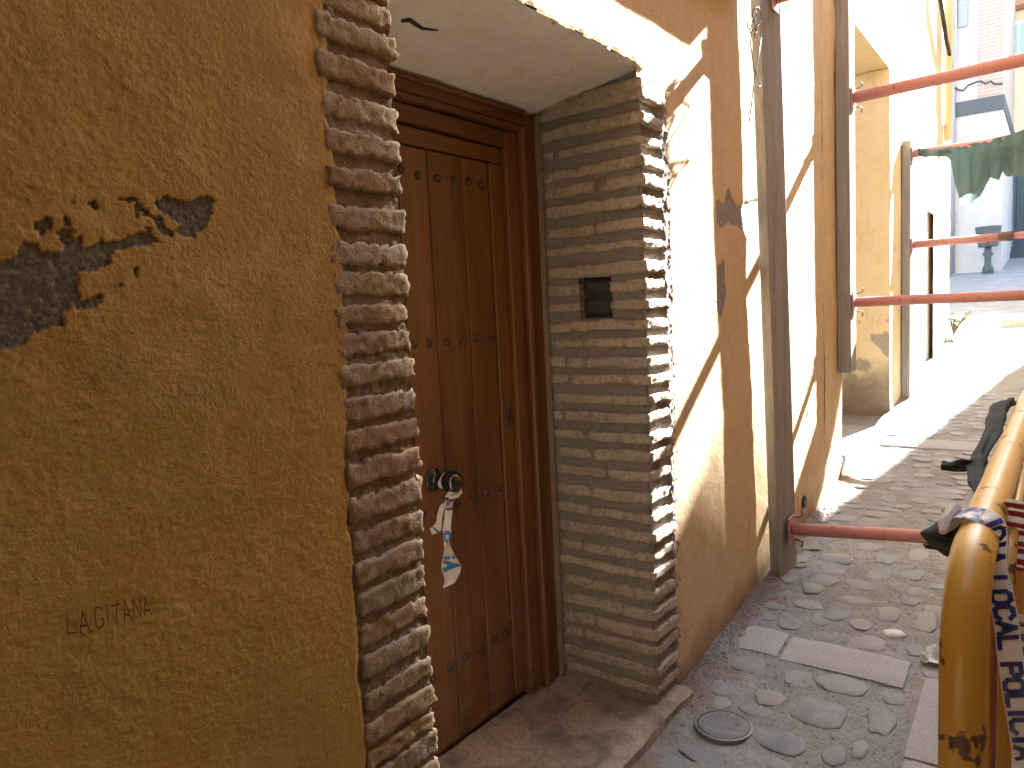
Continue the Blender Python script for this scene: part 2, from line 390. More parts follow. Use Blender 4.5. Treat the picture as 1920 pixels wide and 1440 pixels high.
tag(link("ground", me, (0, 0, 0)), kind="structure")

def slab(x0, x1, y0, y1, parent=street, h=.012):
    nu, nv = 7, 5; V = []; Fc = []
    s = random.randint(0, 999)
    for i in range(nu):
        for j in range(nv):
            x = x0 + (x1 - x0) * i / (nu - 1); y = y0 + (y1 - y0) * j / (nv - 1)
            e = (i in (0, nu - 1)) + (j in (0, nv - 1))
            z = float(gz(x)) + h - .006 * (e > 0) - .004 * (e > 1) + .004 * mnoise.noise((x * 9, y * 9, s))
            d = .004 * (e > 0)
            V.append((x + d * mnoise.noise((y * 30, s, 1)), y + d * mnoise.noise((x * 30, s, 2)), z))
    Fc = [(i*nv+j, (i+1)*nv+j, (i+1)*nv+j+1, i*nv+j+1) for i in range(nu-1) for j in range(nv-1)]
    b = len(V); ring = [i*nv for i in range(nu)] + [(nu-1)*nv+j for j in range(1, nv)] + [i*nv+nv-1 for i in range(nu-2, -1, -1)] + [j for j in range(nv-2, 0, -1)]
    for k in ring: V.append((V[k][0], V[k][1], V[k][2] - .05))
    n = len(ring); Fc += [(ring[k], b+k, b+(k+1) % n, ring[(k+1) % n]) for k in range(n)]
    o = mk("granite_slab", V, Fc, M['granite'], parent); autosmooth(o, 50); return o
SL = [(2.90, 3.09, .885, 1.06), (2.885, 3.075, .425, .868), (2.50, 2.99, .07, .365), (1.95, 2.485, .06, .36), (1.2, 1.93, .06, .36),
      (3.10, 3.65, .05, .33), (3.67, 4.25, .04, .32), (6.02, 6.23, .80, 1.05), (6.0, 6.22, .36, .785), (4.27, 4.9, .03, .32), (4.92, 5.6, .03, .31)]
for s_ in SL: slab(*s_)

# cobbles: a dozen shapes, every stone an object of its own
def cobble_mesh(k):
    n = 16; V = []; ph = random.random() * 9
    rad = [1 + .30 * mnoise.noise((math.cos(a) * 1.4 + k * 5, math.sin(a) * 1.4, ph)) + .10 * mnoise.noise((math.cos(a) * 4 + k * 3, math.sin(a) * 4, ph)) for a in [2 * math.pi * i / n for i in range(n)]]
    for (q, z) in ((1.0, -.9), (1.0, -.1), (.93, .35), (.74, .68), (.4, .93)):
        for i in range(n):
            a = 2 * math.pi * i / n; ca, sa = math.cos(a), math.sin(a)
            ca = math.copysign(abs(ca) ** .8, ca); sa = math.copysign(abs(sa) ** .8, sa)
            V.append((q * rad[i] * ca * .5, q * rad[i] * sa * .5, z + .12 * mnoise.noise((ca * q * 2, sa * q * 2, k))))
    V.append((0, 0, 1.0))
    Fc = [(r*n+i, r*n+(i+1) % n, (r+1)*n+(i+1) % n, (r+1)*n+i) for r in range(4) for i in range(n)] + [(4*n+i, 4*n+(i+1) % n, 5*n) for i in range(n)]
    return mesh_of("cobblestone", V, Fc, True, M['cobble'])
CM = [cobble_mesh(k) for k in range(14)]
WM = cobble_mesh(3); WM.materials[0] = M['whitestone']
placed = []
def put_cobble(x, y, sx, sy, rot=0, mesh=None, h=None):
    o = bpy.data.objects.new("cobblestone", mesh or random.choice(CM)); COL.objects.link(o); o.parent = street
    h = h or random.uniform(.004, .009)
    zz = float(ground_h(np.array([x]), np.array([y]))[0])
    o.location = (x, y, zz + .001); o.scale = (sx, sy, h); o.rotation_euler = (random.uniform(-.03, .03), -.09 if x > 2.4 else 0, rot)
    placed.append((x, y, max(sx, sy) / 2, sx, sy))
MHX, MHY = on_g(1357, 1360)[:2]
stones_px = [(1474,1595,1310,1368),(1400,1519,1364,1407),(1526,1631,1267,1303),(1362,1442,1224,1262),(1620,1682,1321,1378),(1593,1631,1386,1422),
 (1584,1667,1189,1220),(1710,1761,1147,1191),(1640,1693,1140,1169),(1544,1597,1133,1169),(1570,1635,1119,1137),(1580,1650,1091,1110),(1519,1595,1057,1081),
 (1620,1675,1061,1090),(1685,1736,1064,1090),(1682,1725,1120,1137),(1533,1603,1035,1058),(1635,1682,1039,1059),(1700,1745,1030,1056),(1653,1700,1297,1321),
 (1500,1545,1095,1115),(1520,1560,1150,1175),(1690,1745,1100,1118),(1330,1370,1300,1330),(1440,1500,1195,1207),(1540,1590,1395,1435)]
for (a, b, c, d) in stones_px:
    P = on_g((a+b)/2, (c+d)/2); L = on_g(a, (c+d)/2 - .02*(b-a)); Rr = on_g(b, (c+d)/2 + .13*(b-a)); T = on_g((a+b)/2, c); B_ = on_g((a+b)/2, d)
    sy = min(.24, np.linalg.norm((Rr-L)[:2])*.9); sx = min(.2, max(.045, abs(T[0]-B_[0])*.95))
    if sy > .02: put_cobble(P[0], P[1], sx, sy, random.uniform(-.2, .2))
P = on_g(1677, 1193); put_cobble(P[0], P[1], .06, .085, .3, WM, .016)
tries = 0
while len(placed) < 286 and tries < 30000:
    tries += 1
    x = 1.75 + 6.3 * random.random() ** 1.25; y = random.uniform(.02, 1.06)
    sy = random.uniform(.08, .19); sx = random.uniform(.06, .11)
    if any(a - sx/2 - .008 < x < b + sx/2 + .008 and c - sy/2 - .008 < y < d + sy/2 + .008 for (a, b, c, d) in SL): continue
    if x < 2.6 and y + sy/2 > 1.06: continue
    if math.hypot(x - MHX, y - MHY) < .11 + sx/2: continue
    if any(abs(x-q[0]) < (sx+q[3])*.54 and abs(y-q[1]) < (sy+q[4])*.54 for q in placed): continue
    put_cobble(x, y, sx, sy, random.uniform(-.25, .25), None, random.uniform(.0005, .006))
# loose grit and flakes of plaster along the foot of the wall
g_ = MB()
for k in range(2600):
    if k < 650: x = random.choice([random.gauss(3.45, .28), random.uniform(2.5, 4.6), random.uniform(2.3, 3.0)]); y = 1.13 - abs(random.gauss(0, .045))
    else: x = random.uniform(1.9, 4.8); y = random.uniform(.1, 1.12)
    s_ = random.uniform(.003, .011) * (1 if k < 650 else .6); z = float(ground_h(np.array([x]), np.array([y]))[0]) + s_ * .25; a = random.random() * 6.3
    e1 = np.array([math.cos(a), math.sin(a), random.uniform(-.2, .2)]) * s_; e2 = np.array([-math.sin(a), math.cos(a), 0]) * s_ * .6; e3 = np.array([0, 0, s_ * .45]); c = np.array([x, y, z])
    g_.add([c+e1, c+e2, c-e1, c-e2, c+e3, c-e3], [(0,1,4),(1,2,4),(2,3,4),(3,0,4),(1,0,5),(2,1,5),(3,2,5),(0,3,5)])
tag(g_.build("grit", M['ground']), "loose grit and flakes of plaster lying along the foot of the ochre wall", "grit", kind="stuff")

# ------------------------------------------------------------------ ochre house
house = thing("ochre_house", "old ochre rendered house with a studded wooden door between brick jambs", "house", (1.7, 1.4, 0))
# edge of the render along the brick jambs
LE = [(612,-60),(612,0),(620,100),(628,230),(636,300),(640,420),(640,470),(650,500),(654,600),(658,680),(661,760),(657,850),(660,960),(668,1050),(672,1150),(678,1250),(690,1380),(694,1460)]
LEp = np.array([on_y(a, b, W) for a, b in LE]); LEz, LEx = LEp[::-1, 2], LEp[::-1, 0]
REp = np.array([on_y(a, b, W) for a, b in [(1243,175),(1248,260),(1252,330),(1255,400),(1258,500),(1256,600),(1260,760),(1263,900),(1265,1000),(1266,1150),(1270,1285)]])
REz, REx = REp[::-1, 2], REp[::-1, 0]
def px_poly(pts): return [tuple(on_y(a, b, W)[[0, 2]]) for a, b in pts]
bareL = [px_poly(p) for p in [
    [(-60,490),(0,488),(25,480),(35,455),(65,455),(72,470),(110,475),(115,455),(150,448),(158,470),(190,450),(215,455),(245,450),(268,438),(284,452),(250,468),(210,478),(200,500),(170,512),(150,512),(148,545),(143,570),(115,590),(118,605),(60,625),(40,650),(20,662),(0,655),(-60,700)],
    [(288,375),(310,366),(360,375),(385,362),(405,372),(392,385),(398,395),(388,425),(362,450),(342,448),(330,430),(345,420),(300,395)],
    [(212,370),(255,370),(280,395),(284,410),(262,400),(255,415),(250,395),(255,380)],
    [(140,570),(160,562),(190,553),(197,570),(170,582),(145,580)], [(215,533),(230,530),(222,540)], [(247,505),(262,503),(252,522)], [(165,378),(184,376),(182,390),(170,390)],
    [(125,372),(143,370),(140,380)], [(114,410),(130,408),(132,430),(118,428)], [(272,425),(283,425),(282,440),(274,438)], [(60,415),(90,408),(100,425),(75,440)], [(236,448),(262,436),(290,441),(300,452),(276,458),(246,462)], [(286,408),(300,404),(312,424),(330,436),(322,446),(300,434)], [(100,440),(122,432),(140,438),(132,450),(110,452)]]]
greyR = [px_poly(p) for p in [  # jagged grey patches by the plank, toned through the bare mask
    [(1344,375),(1358,382),(1365,352),(1374,375),(1385,388),(1398,378),(1420,372),(1440,370),(1440,430),(1415,425),(1400,440),(1385,425),(1365,418),(1350,428),(1344,415)],
    [(1346,500),(1358,485),(1362,560),(1352,600),(1345,580)]]]
def wall_sheet(name, xs, zs, parent, mat, seed, amp, left_edge=None, right_edge=None, low=None, bare_polys=(), base_dirt=0.0, holes=(), y=W, lip=.012, fall=.018):
    X, Z = np.meshgrid(xs, zs, indexing='ij')
    h = (fbm(X, Z, 2.2, seed, 3) - .5) * amp * 3 + (fbm(X, Z, 14, seed+40, 4, .55) - .5) * amp * .9
    fine = fbm(X, Z*1.15, 84, seed+80, 3, .65)
    calm = np.clip((fbm(X, Z*1.3, 3.4, seed+60, 4, .6) - .36) * 4.2, .18, 1)
    h = h + calm * np.clip(fine - .45, -.1, .35) * amp * .6 + (fbm(X, Z*1.2, 130, seed+85, 2, .7) - .5) * amp * .4
    bare = np.zeros(X.shape)
    jx = (fbm(X, Z, 40, seed+5, 5, .65) - .5) * .02; jz = (fbm(X, Z, 40, seed+6, 5, .65) - .5) * .02
    for p in bare_polys: bare = np.maximum(bare, in_poly(X + jx, Z + jz, p).astype(float))
    spots = (fbm(X, Z, 26, seed+9, 3) > .80).astype(float)
    h = h - bare * .0035 + bare * (fbm(X, Z, 120, seed+11, 2) - .5) * .002
    edge = np.ones(X.shape)
    keep = np.ones(X.shape, bool)
    if left_edge is not None:
        e = np.interp(Z, *left_edge) + (fbm(X*0, Z, 35, seed+2, 4) - .5) * .022; keep &= X > e; edge = np.minimum(edge, np.clip((X - e) / fall, 0, 1))
    if right_edge is not None:
        e = np.interp(Z, *right_edge) + (fbm(X*0, Z, 35, seed+2, 4) - .5) * .022; keep &= X < e; edge = np.minimum(edge, np.clip((e - X) / .018, 0, 1))
    if low is not None:
        e = low(X) + (fbm(X, Z*0, 30, seed+7, 4) - .5) * .03; keep &= Z > e; edge = np.minimum(edge, np.clip((Z - e) / .02, 0, 1))
    for (a, b, c, d) in holes: keep &= ~((X > a) & (X < b) & (Z > c) & (Z < d))
    h = h - (1 - edge) ** 2 * lip
    gzv = gz(X); dirt = np.clip(1 - (Z - gzv) / (base_dirt + .25 * base_dirt * (fbm(X, Z, 7, seed+13) - .5) * 4 + 1e-3), 0, 1) if base_dirt else np.zeros(X.shape)
    dirt = np.clip(dirt * (.4 + fbm(X, Z, 12, seed+14)), 0, 1) * .85
    fk = keep[:-1, :-1] & keep[1:, :-1] & keep[:-1, 1:] & keep[1:, 1:]
    V = np.stack([X, y - h, Z], -1).reshape(-1, 3); c = np.array([(xs[0]+xs[-1])/2, y, (zs[0]+zs[-1])/2])
    me = fast_mesh(name, V - c, grid_faces(len(xs), len(zs), fk), mat, True, {"bare": np.clip(bare + .0*spots, 0, 1).ravel(), "dirt": dirt.ravel()})
    return link(name, me, c, parent)
xsL = np.concatenate([np.arange(-3.0, .25, .08), np.arange(.25, 1.04, .0027)]); zsL = np.concatenate([np.arange(-.05, .72, .05), np.arange(.72, 2.12, .0029), np.arange(2.12, 3.6, .05), np.arange(3.6, 9.1, .5)])
wall_l = wall_sheet("wall", xsL, zsL, house, M['ochre'], 11, .0036, right_edge=(LEz, LEx), bare_polys=bareL)
xsR = np.concatenate([np.arange(2.40, 4.76, .0085)]); zsR = np.concatenate([np.arange(-.05, 3.3, .0085)])
REz = np.append(REz, [2.235, 2.255, 2.27, 9]); REx = np.append(REx, [2.49, 2.44, 2.36, 2.36])
wall_r = wall_sheet("wall", xsR, zsR, house, M['ochre_pale'], 31, .0024, left_edge=(REz, REx), bare_polys=greyR, base_dirt=.16, lip=.003, fall=.1)
xsU = np.arange(.96, 2.408, .0085); zsU = np.arange(2.214, 3.3, .0085)
wall_u = wall_sheet("wall", xsU, zsU, house, M['ochre_pale'], 31, .0024, low=lambda X: np.where(X > 2.315, 2.25, 2.298), lip=.006)
mb = MB(); mb.box(-3, 4.755, W + .004, W + .5, 3.29, 8.6); mb.build("upper_wall", M['ochre'], house)
for bb_ in ((-3, .98, W + .035, W + .9, -.1, 8.6), (2.50, 4.755, W + .035, W + .9, -.1, 3.29), (.98, 2.50, W + .05, W + .9, 2.37, 3.29), (.9, 2.7, 1.72, 1.9, -.1, 2.4)):
    MB().box(*bb_).build("masonry_core", M['mortar'], house)

# brick jambs
LB = [(-30,12),(22,62),(80,115),(145,182),(208,247),(272,305),(336,366),(400,435),(463,498),(514,551),(573,602),(621,655),(673,704),(731,766),(785,816),(840,875),(898,935),(958,991),(1010,1042),(1062,1098),(1119,1153),(1172,1207),(1235,1265),(1285,1318),(1335,1359),(1373,1411),(1426,1462)]
LZ = []
for a, b in LB:
    f = lambda y: on_y(745 + 70 * max(0, y) / 1400, y, W)[2]
    LZ.append((f(a), f(b)))
z = LZ[-1][1] - .03
while z > .06: LZ.append((z, z - .055)); z -= .085
z = LZ[0][0] + .03
while z < 2.27: LZ.append((min(2.285, z + .055), z)); z += .085
RB = [(150,190),(209,234),(253,271),(292,315),(326,351),(364,388),(408,429),(447,465),(487,512),(522,545),(560,579),(597,618),(632,651),(668,690),(703,723),(741,761),(775,795),(813,834),(847,870),(886,906),(926,948),(964,984),(1000,1021),(1040,1060),(1074,1090),(1111,1133),(1148,1170),(1184,1208),(1216,1236),(1257,1277),(1293,1310)]
RZ = [(on_y(1205 + .02 * y, a, W)[2], on_y(1205 + .02 * y, b, W)[2]) for (a, b) in RB for y in [(a + b) / 2]]
def mortar_sheet(parent, mat, seed, front=None, side=None, hole=None, sgn=1, off=.006):
    # rough raked joints: a noisy sheet just behind the brick faces
    if front:
        a = np.arange(front[0], front[1], .006); b = np.arange(0, 2.30, .006); A, B = np.meshgrid(a, b, indexing='ij')
        d = W + off + (fbm(A, B*1.6, 18, seed, 4, .6) - .5) * .010 + (fbm(A, B, 95, seed+3, 3, .6) - .5) * .009 - (.011 * np.clip((A - 2.47) / .035, 0, 1) if off > .01 else 0); V = np.stack([A, d, B], -1); keep = None
    else:
        a = np.arange(side[0], side[1], .006); b = np.arange(0, 2.30, .006); A, B = np.meshgrid(a, b, indexing='ij')
        d = side[2] + sgn * (.009 if sgn > 0 else 0) + (fbm(A*.6, B*1.6, 18, seed, 4, .6) - .5) * .014 + (fbm(A, B, 95, seed+3, 3, .6) - .5) * .006
        d = d - sgn * .004 * np.clip((A - DY + .05) / .05, 0, 1)
        V = np.stack([d, A, B], -1); k = ~((A > hole[0]) & (A < hole[1]) & (B > hole[2]) & (B < hole[3])) if hole else np.ones(A.shape, bool)
        keep = k[:-1, :-1] & k[1:, :-1] & k[:-1, 1:] & k[1:, 1:]
    c = np.array([a.mean(), W, 1.1]) if front else np.array([side[2], a.mean(), 1.1])
    me = fast_mesh("mortar_joints", V.reshape(-1, 3) - c, grid_faces(len(a), len(b), keep), mat, True)
    return link("mortar_joints", me, c, parent)
def brick(parent, x0, x1, y0, y1, z0, z1, seed, amp=.006, res=.016, mat='brick'):
    nx = max(3, int((x1-x0)/res)+1); ny = max(3, int((y1-y0)/(res*2))+1); nz = 6
    pts = {}; V = []; Fc = []
    def vid(i, j, k):
        key = (i, j, k)
        if key in pts: return pts[key]
        p = np.array([x0+(x1-x0)*i/nx, y0+(y1-y0)*j/ny, z0+(z1-z0)*k/nz])
        ed = (i in (0, nx)) + (j in (0, ny)) + (k in (0, nz))
        c = np.array([(x0+x1)/2, (y0+y1)/2, (z0+z1)/2]); d = np.sign(p - c) * np.array([i in (0, nx), j in (0, ny), k in (0, nz)])
        n = mnoise.noise((p[0]*22+seed, p[1]*22, p[2]*30)); n2 = mnoise.noise((p[0]*75, p[1]*75+seed, p[2]*75)); n3 = mnoise.noise((p[0]*9, p[1]*9, seed*3.1))
        n4 = mnoise.noise((p[0]*140, p[1]*140, p[2]*140+seed)); chip = max(0, mnoise.noise((p[0]*55+seed*2, p[1]*55, p[2]*55)) - .12) * amp * 2.6 if ed >= 2 else 0
        p = p + d * (n * amp * .45 + n2 * amp * .6 + n4 * amp * .5) - d * ((.0015 if ed == 2 else .003 if ed == 3 else 0) + chip) + np.array([0, 0, n3 * (.003 if mat == 'brick' else .0055)])
        pts[key] = len(V); V.append(p); return pts[key]
    for i in range(nx):
        for j in range(ny):
            for k in (0, nz):
                q = [vid(i,j,k), vid(i+1,j,k), vid(i+1,j+1,k), vid(i,j+1,k)]; Fc.append(q if k else q[::-1])
    for i in range(nx):
        for k in range(nz):
            for j in (0, ny):
                q = [vid(i,j,k), vid(i+1,j,k), vid(i+1,j,k+1), vid(i,j,k+1)]; Fc.append(q if j == 0 else q[::-1])
    for j in range(ny):
        for k in range(nz):
            for i in (0, nx):
                q = [vid(i,j,k), vid(i,j+1,k), vid(i,j+1,k+1), vid(i,j,k+1)]; Fc.append(q if i else q[::-1])
    o = mk("brick", V, Fc, M[mat], parent, True); return o
LJX, RJX, DY = 1.175, 2.332, 1.56
pl = MB(); pl.box(.955, LJX - .016, W + .03, DY + .05, -.02, 2.30); pierL = pl.build("brick_jamb", M['mortar'], house)
mortar_sheet(pierL, M['mortar'], 201, front=(.955, LJX - .008))
mortar_sheet(pierL, M['mortar'], 207, side=(W + .004, DY + .04, LJX - .009), sgn=-1)
for k, (zt, zb) in enumerate(LZ):
    x1 = LJX + random.uniform(-.007, .006); ff = W + random.uniform(-.005, .002)
    brick(pierL, .962 + random.uniform(-.004, .01), x1, ff, W + .16, zb - .005, zt + .005, k * 7.3, .0062, .0085)
    brick(pierL, 1.06, x1 - .003, W + .17, DY + .02, zb, zt, k * 5.1 + 300, .004, .05)
# recess in the right-hand jamb where two bricks are missing
N0 = on_x(1086, 555, RJX); N1 = on_x(1144, 555, RJX); NZ1 = on_x(1110, 517, RJX)[2]; NZ0 = on_x(1115, 596, RJX)[2]; NY0, NY1 = N1[1], N0[1]
core = MB()
XC = RJX + .03
core.box(XC, 2.54, W + .03, NY0, -.02, 2.30); core.box(XC, 2.54, NY1, DY + .06, -.02, 2.30)
core.box(XC, 2.54, NY0, NY1, -.02, NZ0); core.box(XC, 2.54, NY0, NY1, NZ1, 2.30)
pierR = core.build("brick_jamb", M['mortar_grey'], house); pierR['kind'] = 'structure'; del pierR['kind']
mortar_sheet(pierR, M['mortar_grey'], 211, front=(RJX + .004, 2.56), off=.013)
mortar_sheet(pierR, M['mortar_grey'], 217, side=(W + .003, DY + .04, RJX), hole=(NY0, NY1, NZ0, NZ1))
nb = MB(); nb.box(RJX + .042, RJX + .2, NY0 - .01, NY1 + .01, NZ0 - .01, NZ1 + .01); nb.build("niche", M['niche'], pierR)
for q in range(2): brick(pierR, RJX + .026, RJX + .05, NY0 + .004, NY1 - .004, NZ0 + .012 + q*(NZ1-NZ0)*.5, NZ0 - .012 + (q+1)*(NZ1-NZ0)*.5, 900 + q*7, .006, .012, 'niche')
for k, (zt, zb) in enumerate(RZ):
    x0 = RJX + random.uniform(-.006, .004); ff = W + random.uniform(-.009, .004); xe = 2.515 + random.uniform(-.01, .02)
    hit = zb < NZ1 - .01 and zt > NZ0 + .01
    if hit:
        brick(pierR, x0, xe, ff, NY0 - .001, zb, zt, k * 3.7 + 50, .0045, .014, 'brick_pale')
        brick(pierR, x0 + .002, 2.44, NY1 + .003, DY - .01, zb, zt, k * 3.7 + 90, .0035, .016, 'brick_pale')
    else:
        cut = W + random.uniform(.12, .36)
        if random.random() < .5:
            brick(pierR, x0, xe, ff, DY - random.uniform(.004, .03), zb, zt, k * 3.7 + 50, .0055, .014, 'brick_pale'); continue
        brick(pierR, x0, xe, ff, cut - .002, zb, zt, k * 3.7 + 50, .0045, .014, 'brick_pale')
        brick(pierR, x0 + random.uniform(0, .005), 2.44, cut + .003, DY - random.uniform(.005, .03), zb + random.uniform(-.003, .003), zt + random.uniform(-.003, .003), k * 3.7 + 90, .0035, .016, 'brick_pale')
# smear of mortar beside the door frame
sm = MB()
ys = np.linspace(DY - .022, DY + .01, 6); zs = np.linspace(.03, 2.22, 90); V = []
for a in ys:
    for b in zs: V.append((RJX - .004 - .007 * max(0, (a - DY + .022) / .03) + .005 * mnoise.noise((a*40, b*14, 3)), a, b))
mk("mortar_fillet", V, [(i*90+j, i*90+j+1, (i+1)*90+j+1, (i+1)*90+j) for i in range(5) for j in range(89)], M['mortar'], pierR, True)
# lintel soffit with a crack
nx, ny = 70, 26; V = []; 
for i in range(nx):
    for j in range(ny):
        x = 1.12 + (2.37 - 1.12) * i / (nx-1); t = j / (ny-1); yy = W - .004 + (DY + .06 - W) * t
        zz = 2.292 + .004 * mnoise.noise((x*6, yy*6, 1)) - .078 * t + .002 * mnoise.noise((x*25, yy*25, 4)) + (.012 * (1 - min(1, t * 9)) * (.5 + mnoise.noise((x*18, 0, 7))))
        V.append((x, yy, zz))
soff = fast_mesh("soffit", np.array(V) - np.array([1.75, 1.35, 2.25]), grid_faces(nx, ny), M['soffit'], True, {"bare": np.zeros(nx*ny), "dirt": np.zeros(nx*ny)})
link("soffit", soff, (1.75, 1.35, 2.25), house)
cr = MB(); pts = []
for (a, b) in [(752,40),(768,38),(780,46),(792,54),(808,56),(822,57)]:
    r = ray(a, b); t = (2.258 - EYE) / r[2]; P = EYEP + r * t; tt = (P[1] - W) / (DY + .06 - W); P = EYEP + r * ((2.2885 - .078 * tt - EYE) / r[2]); pts.append(P)
cr.tube(pts, [.004, .006, .0055, .004, .003, .0015], 5); cr.build("soffit_crack", M['niche'], house)
# threshold
V = []; nx, ny = 40, 20
for i in range(nx):
    for j in range(ny):
        x = 1.10 + (2.50 - 1.10) * i / (nx-1); t = j/(ny-1); yy = W - .055 + .012 * mnoise.noise((x*5, 2, 1)) + (DY + .1 - W) * t
        e = j == 0
        V.append((x, yy, .048 + .012 * mnoise.noise((x*4, yy*4, 2)) + .006 * mnoise.noise((x*14, yy*14, 5)) - .012 * e))
b = len(V)
for i in range(nx): V.append((V[i*ny][0], V[i*ny][1] - .004, -.05))
Fc = [(i*ny+j, (i+1)*ny+j, (i+1)*ny+j+1, i*ny+j+1) for i in range(nx-1) for j in range(ny-1)] + [(i*ny, b+i, b+i+1, (i+1)*ny) for i in range(nx-1)]
th = mk("threshold", V, Fc, M['threshold'], house); autosmooth(th, 60)
# door
door = MB().box(1.26, 2.16, DY + .055, DY + .075, .05, 2.04).build("door", M['doorh'], house)
px_edges = [1.285, 1.445, 1.605, 1.765, 1.932, 2.074]
def plank(x0, x1, z0, z1, y0, y1, name="door_plank", mat='door', parent=None, bv=.005):
    o = MB().box(x0, x1, y0, y1, z0, z1).build(name, M[mat], parent or door); bevel(o, bv, 2); return o
for a, b in zip(px_edges[:-1], px_edges[1:]): plank(a + .0025, b - .0025, .075, 2.018, DY + .036, DY + .054)
plank(2.077, 2.147, .075, 2.018, DY + .030, DY + .054, "door_stile"); plank(1.285, 2.147, 2.021, 2.075, DY + .030, DY + .054, "door_rail", 'doorh')
plank(2.151, 2.222, .05, 2.135, DY + .012, DY + .07, "door_frame_post"); plank(2.226, 2.250, .05, 2.16, DY - .012, DY + .05, "door_frame_bead", bv=.010); plank(2.252, 2.328, .05, 2.205, DY + .0, DY + .07, "door_frame_post")
plank(1.285, 2.148, 2.079, 2.133, DY + .012, DY + .07, "door_frame_head", 'doorh'); plank(1.20, 2.224, 2.137, 2.160, DY - .010, DY + .05, "door_frame_bead", 'doorh', bv=.009); plank(1.19, 2.25, 2.163, 2.207, DY + .0, DY + .07, "door_frame_head", 'doorh')
plank(1.19, 2.249, 2.1965, 2.212, DY - .012, DY + .05, "door_frame_bead", 'doorh', bv=.004)
plank(1.18, 1.282, .05, 2.134, DY + .005, DY + .07, "door_frame_post")
st = MB(); prof = [(.0135, 0), (.0135, .003), (.011, .008), (.006, .0115), (.001, .0125)]
st.lathe((0, 0, 0), (0, -1, 0), prof, 12); stm = mesh_of("stud", st.V, st.F, True, M['stud'])
for zz in (1.938, 1.411, .875, .335):
    for a, b in zip(px_edges[:-1], px_edges[1:]):
        for q in (.27, .73):
            link("stud", stm, (a + (b-a)*q + random.uniform(-.004, .004), DY + .036, zz + random.uniform(-.006, .006)), door)
kx, kz = 1.702, .978
MB().lathe((kx, DY + .036, kz), (0, -1, 0), [(.037, 0), (.038, .004), (.034, .009), (.02, .012), (.013, .02), (.012, .045), (.016, .05), (.027, .058), (.034, .07), (.0355, .082), (.033, .095), (.024, .107), (.012, .113), (.001, .114)], 32).build("door_knob", M['knob'], door, True)
lk = MB().lathe((2.113, DY + .030, 1.125), (0, -1, 0), [(.022, 0), (.021, .004), (.012, .007), (.007, .006), (.0065, .001)], 24)
lk.V = [(v[0]*.62 + 2.113*.38, v[1] - .002, 1.125 + (v[2]-1.125)*1.45) for v in lk.V]; lk.build("keyhole_plate", M['stud'], door, True)
# dark bolt hole and drain hole at the foot of the wall
P = on_y(1506, 940, W); MB().lathe((P[0], W - .012, P[2]), (0, 1, 0), [(.034, 0), (.034, .03), (.026, .03), (.026, .0), (.024, .012), (.001, .012)], 16).build("drain_pipe_end", M['black'], house)

# ------------------------------------------------------------------ lettering
GL = {'A': [[(0,0),(2.5,7),(5,0)], [(1,2.4),(4,2.4)]], 'L': [[(0,7),(0,0),(4.4,0)]], 'I': [[(1,0),(1,7)]], 'P': [[(0,0),(0,7),(3.6,7),(4.6,6.2),(4.6,4.2),(3.6,3.4),(0,3.4)]],
      'O': [[(1.2,0),(0,1.4),(0,5.6),(1.2,7),(3.8,7),(5,5.6),(5,1.4),(3.8,0),(1.2,0)]], 'C': [[(5,5.6),(3.8,7),(1.2,7),(0,5.6),(0,1.4),(1.2,0),(3.8,0),(5,1.4)]],
      'G': [[(4.6,5.8),(3.4,7),(1.2,7),(0,5.4),(0,1.5),(1.2,0),(3.6,0),(4.8,1.4),(4.8,3),(3,3)]], 'T': [[(0,7),(5,7)], [(2.5,7),(2.5,0)]], 'N': [[(0,0),(0,7),(4.6,0),(4.6,7)]],
      'U': [[(0,7),(0,1.4),(1.2,0),(3.4,0),(4.6,1.4),(4.6,7)]], 'S': [[(4.6,6),(3.6,7),(1,7),(0,5.6),(1,4),(3.8,3),(4.8,1.6),(3.8,0),(1,0),(0,1)]], 'R': [[(0,0),(0,7),(3.6,7),(4.6,6),(4.6,4.4),(3.6,3.5),(0,3.5)], [(2.4,3.5),(4.8,0)]],
      'E': [[(4.4,7),(0,7),(0,0),(4.4,0)], [(0,3.6),(3.6,3.6)]], 'D': [[(0,0),(0,7),(3,7),(4.8,5.4),(4.8,1.6),(3,0),(0,0)]], ' ': []}
GWd = {'I': 2.0, ' ': 3.0}
def lay(text, gap=1.6):
    out = []; x = 0
    for ch in text:
        for pl_ in GL[ch]: out.append([(x + a, b) for a, b in pl_])
        x += GWd.get(ch, 5.0) + gap
    return out, x - gap
def letters(mb, text, f, th, u0=0, jitter=0.0):
    """f(u, v, lift) -> 3D point; letter units: 7 high"""
    pls, wd = lay(text); lift = 0
    for pl_ in pls:
        if jitter: pl_ = [(a + random.uniform(-jitter, jitter), b + random.uniform(-jitter, jitter)) for a, b in pl_]
        for (a, b), (c, d) in zip(pl_[:-1], pl_[1:]):
            L = math.hypot(c-a, d-b); dx, dy = (c-a)/L, (d-b)/L; a2, b2, c2, d2 = a-dx*th*.42, b-dy*th*.42, c+dx*th*.42, d+dy*th*.42
            n = max(1, int(L / 1.2)); V = []; lift += 1
            for k in range(n+1):
                t = k/n; x = a2+(c2-a2)*t; y = b2+(d2-b2)*t
                V += [f(u0+x-dy*th/2, y+dx*th/2, lift), f(u0+x+dy*th/2, y-dx*th/2, lift)]
            mb.add(V, [(2*k, 2*k+1, 2*k+3, 2*k+2) for k in range(n)])
    return wd
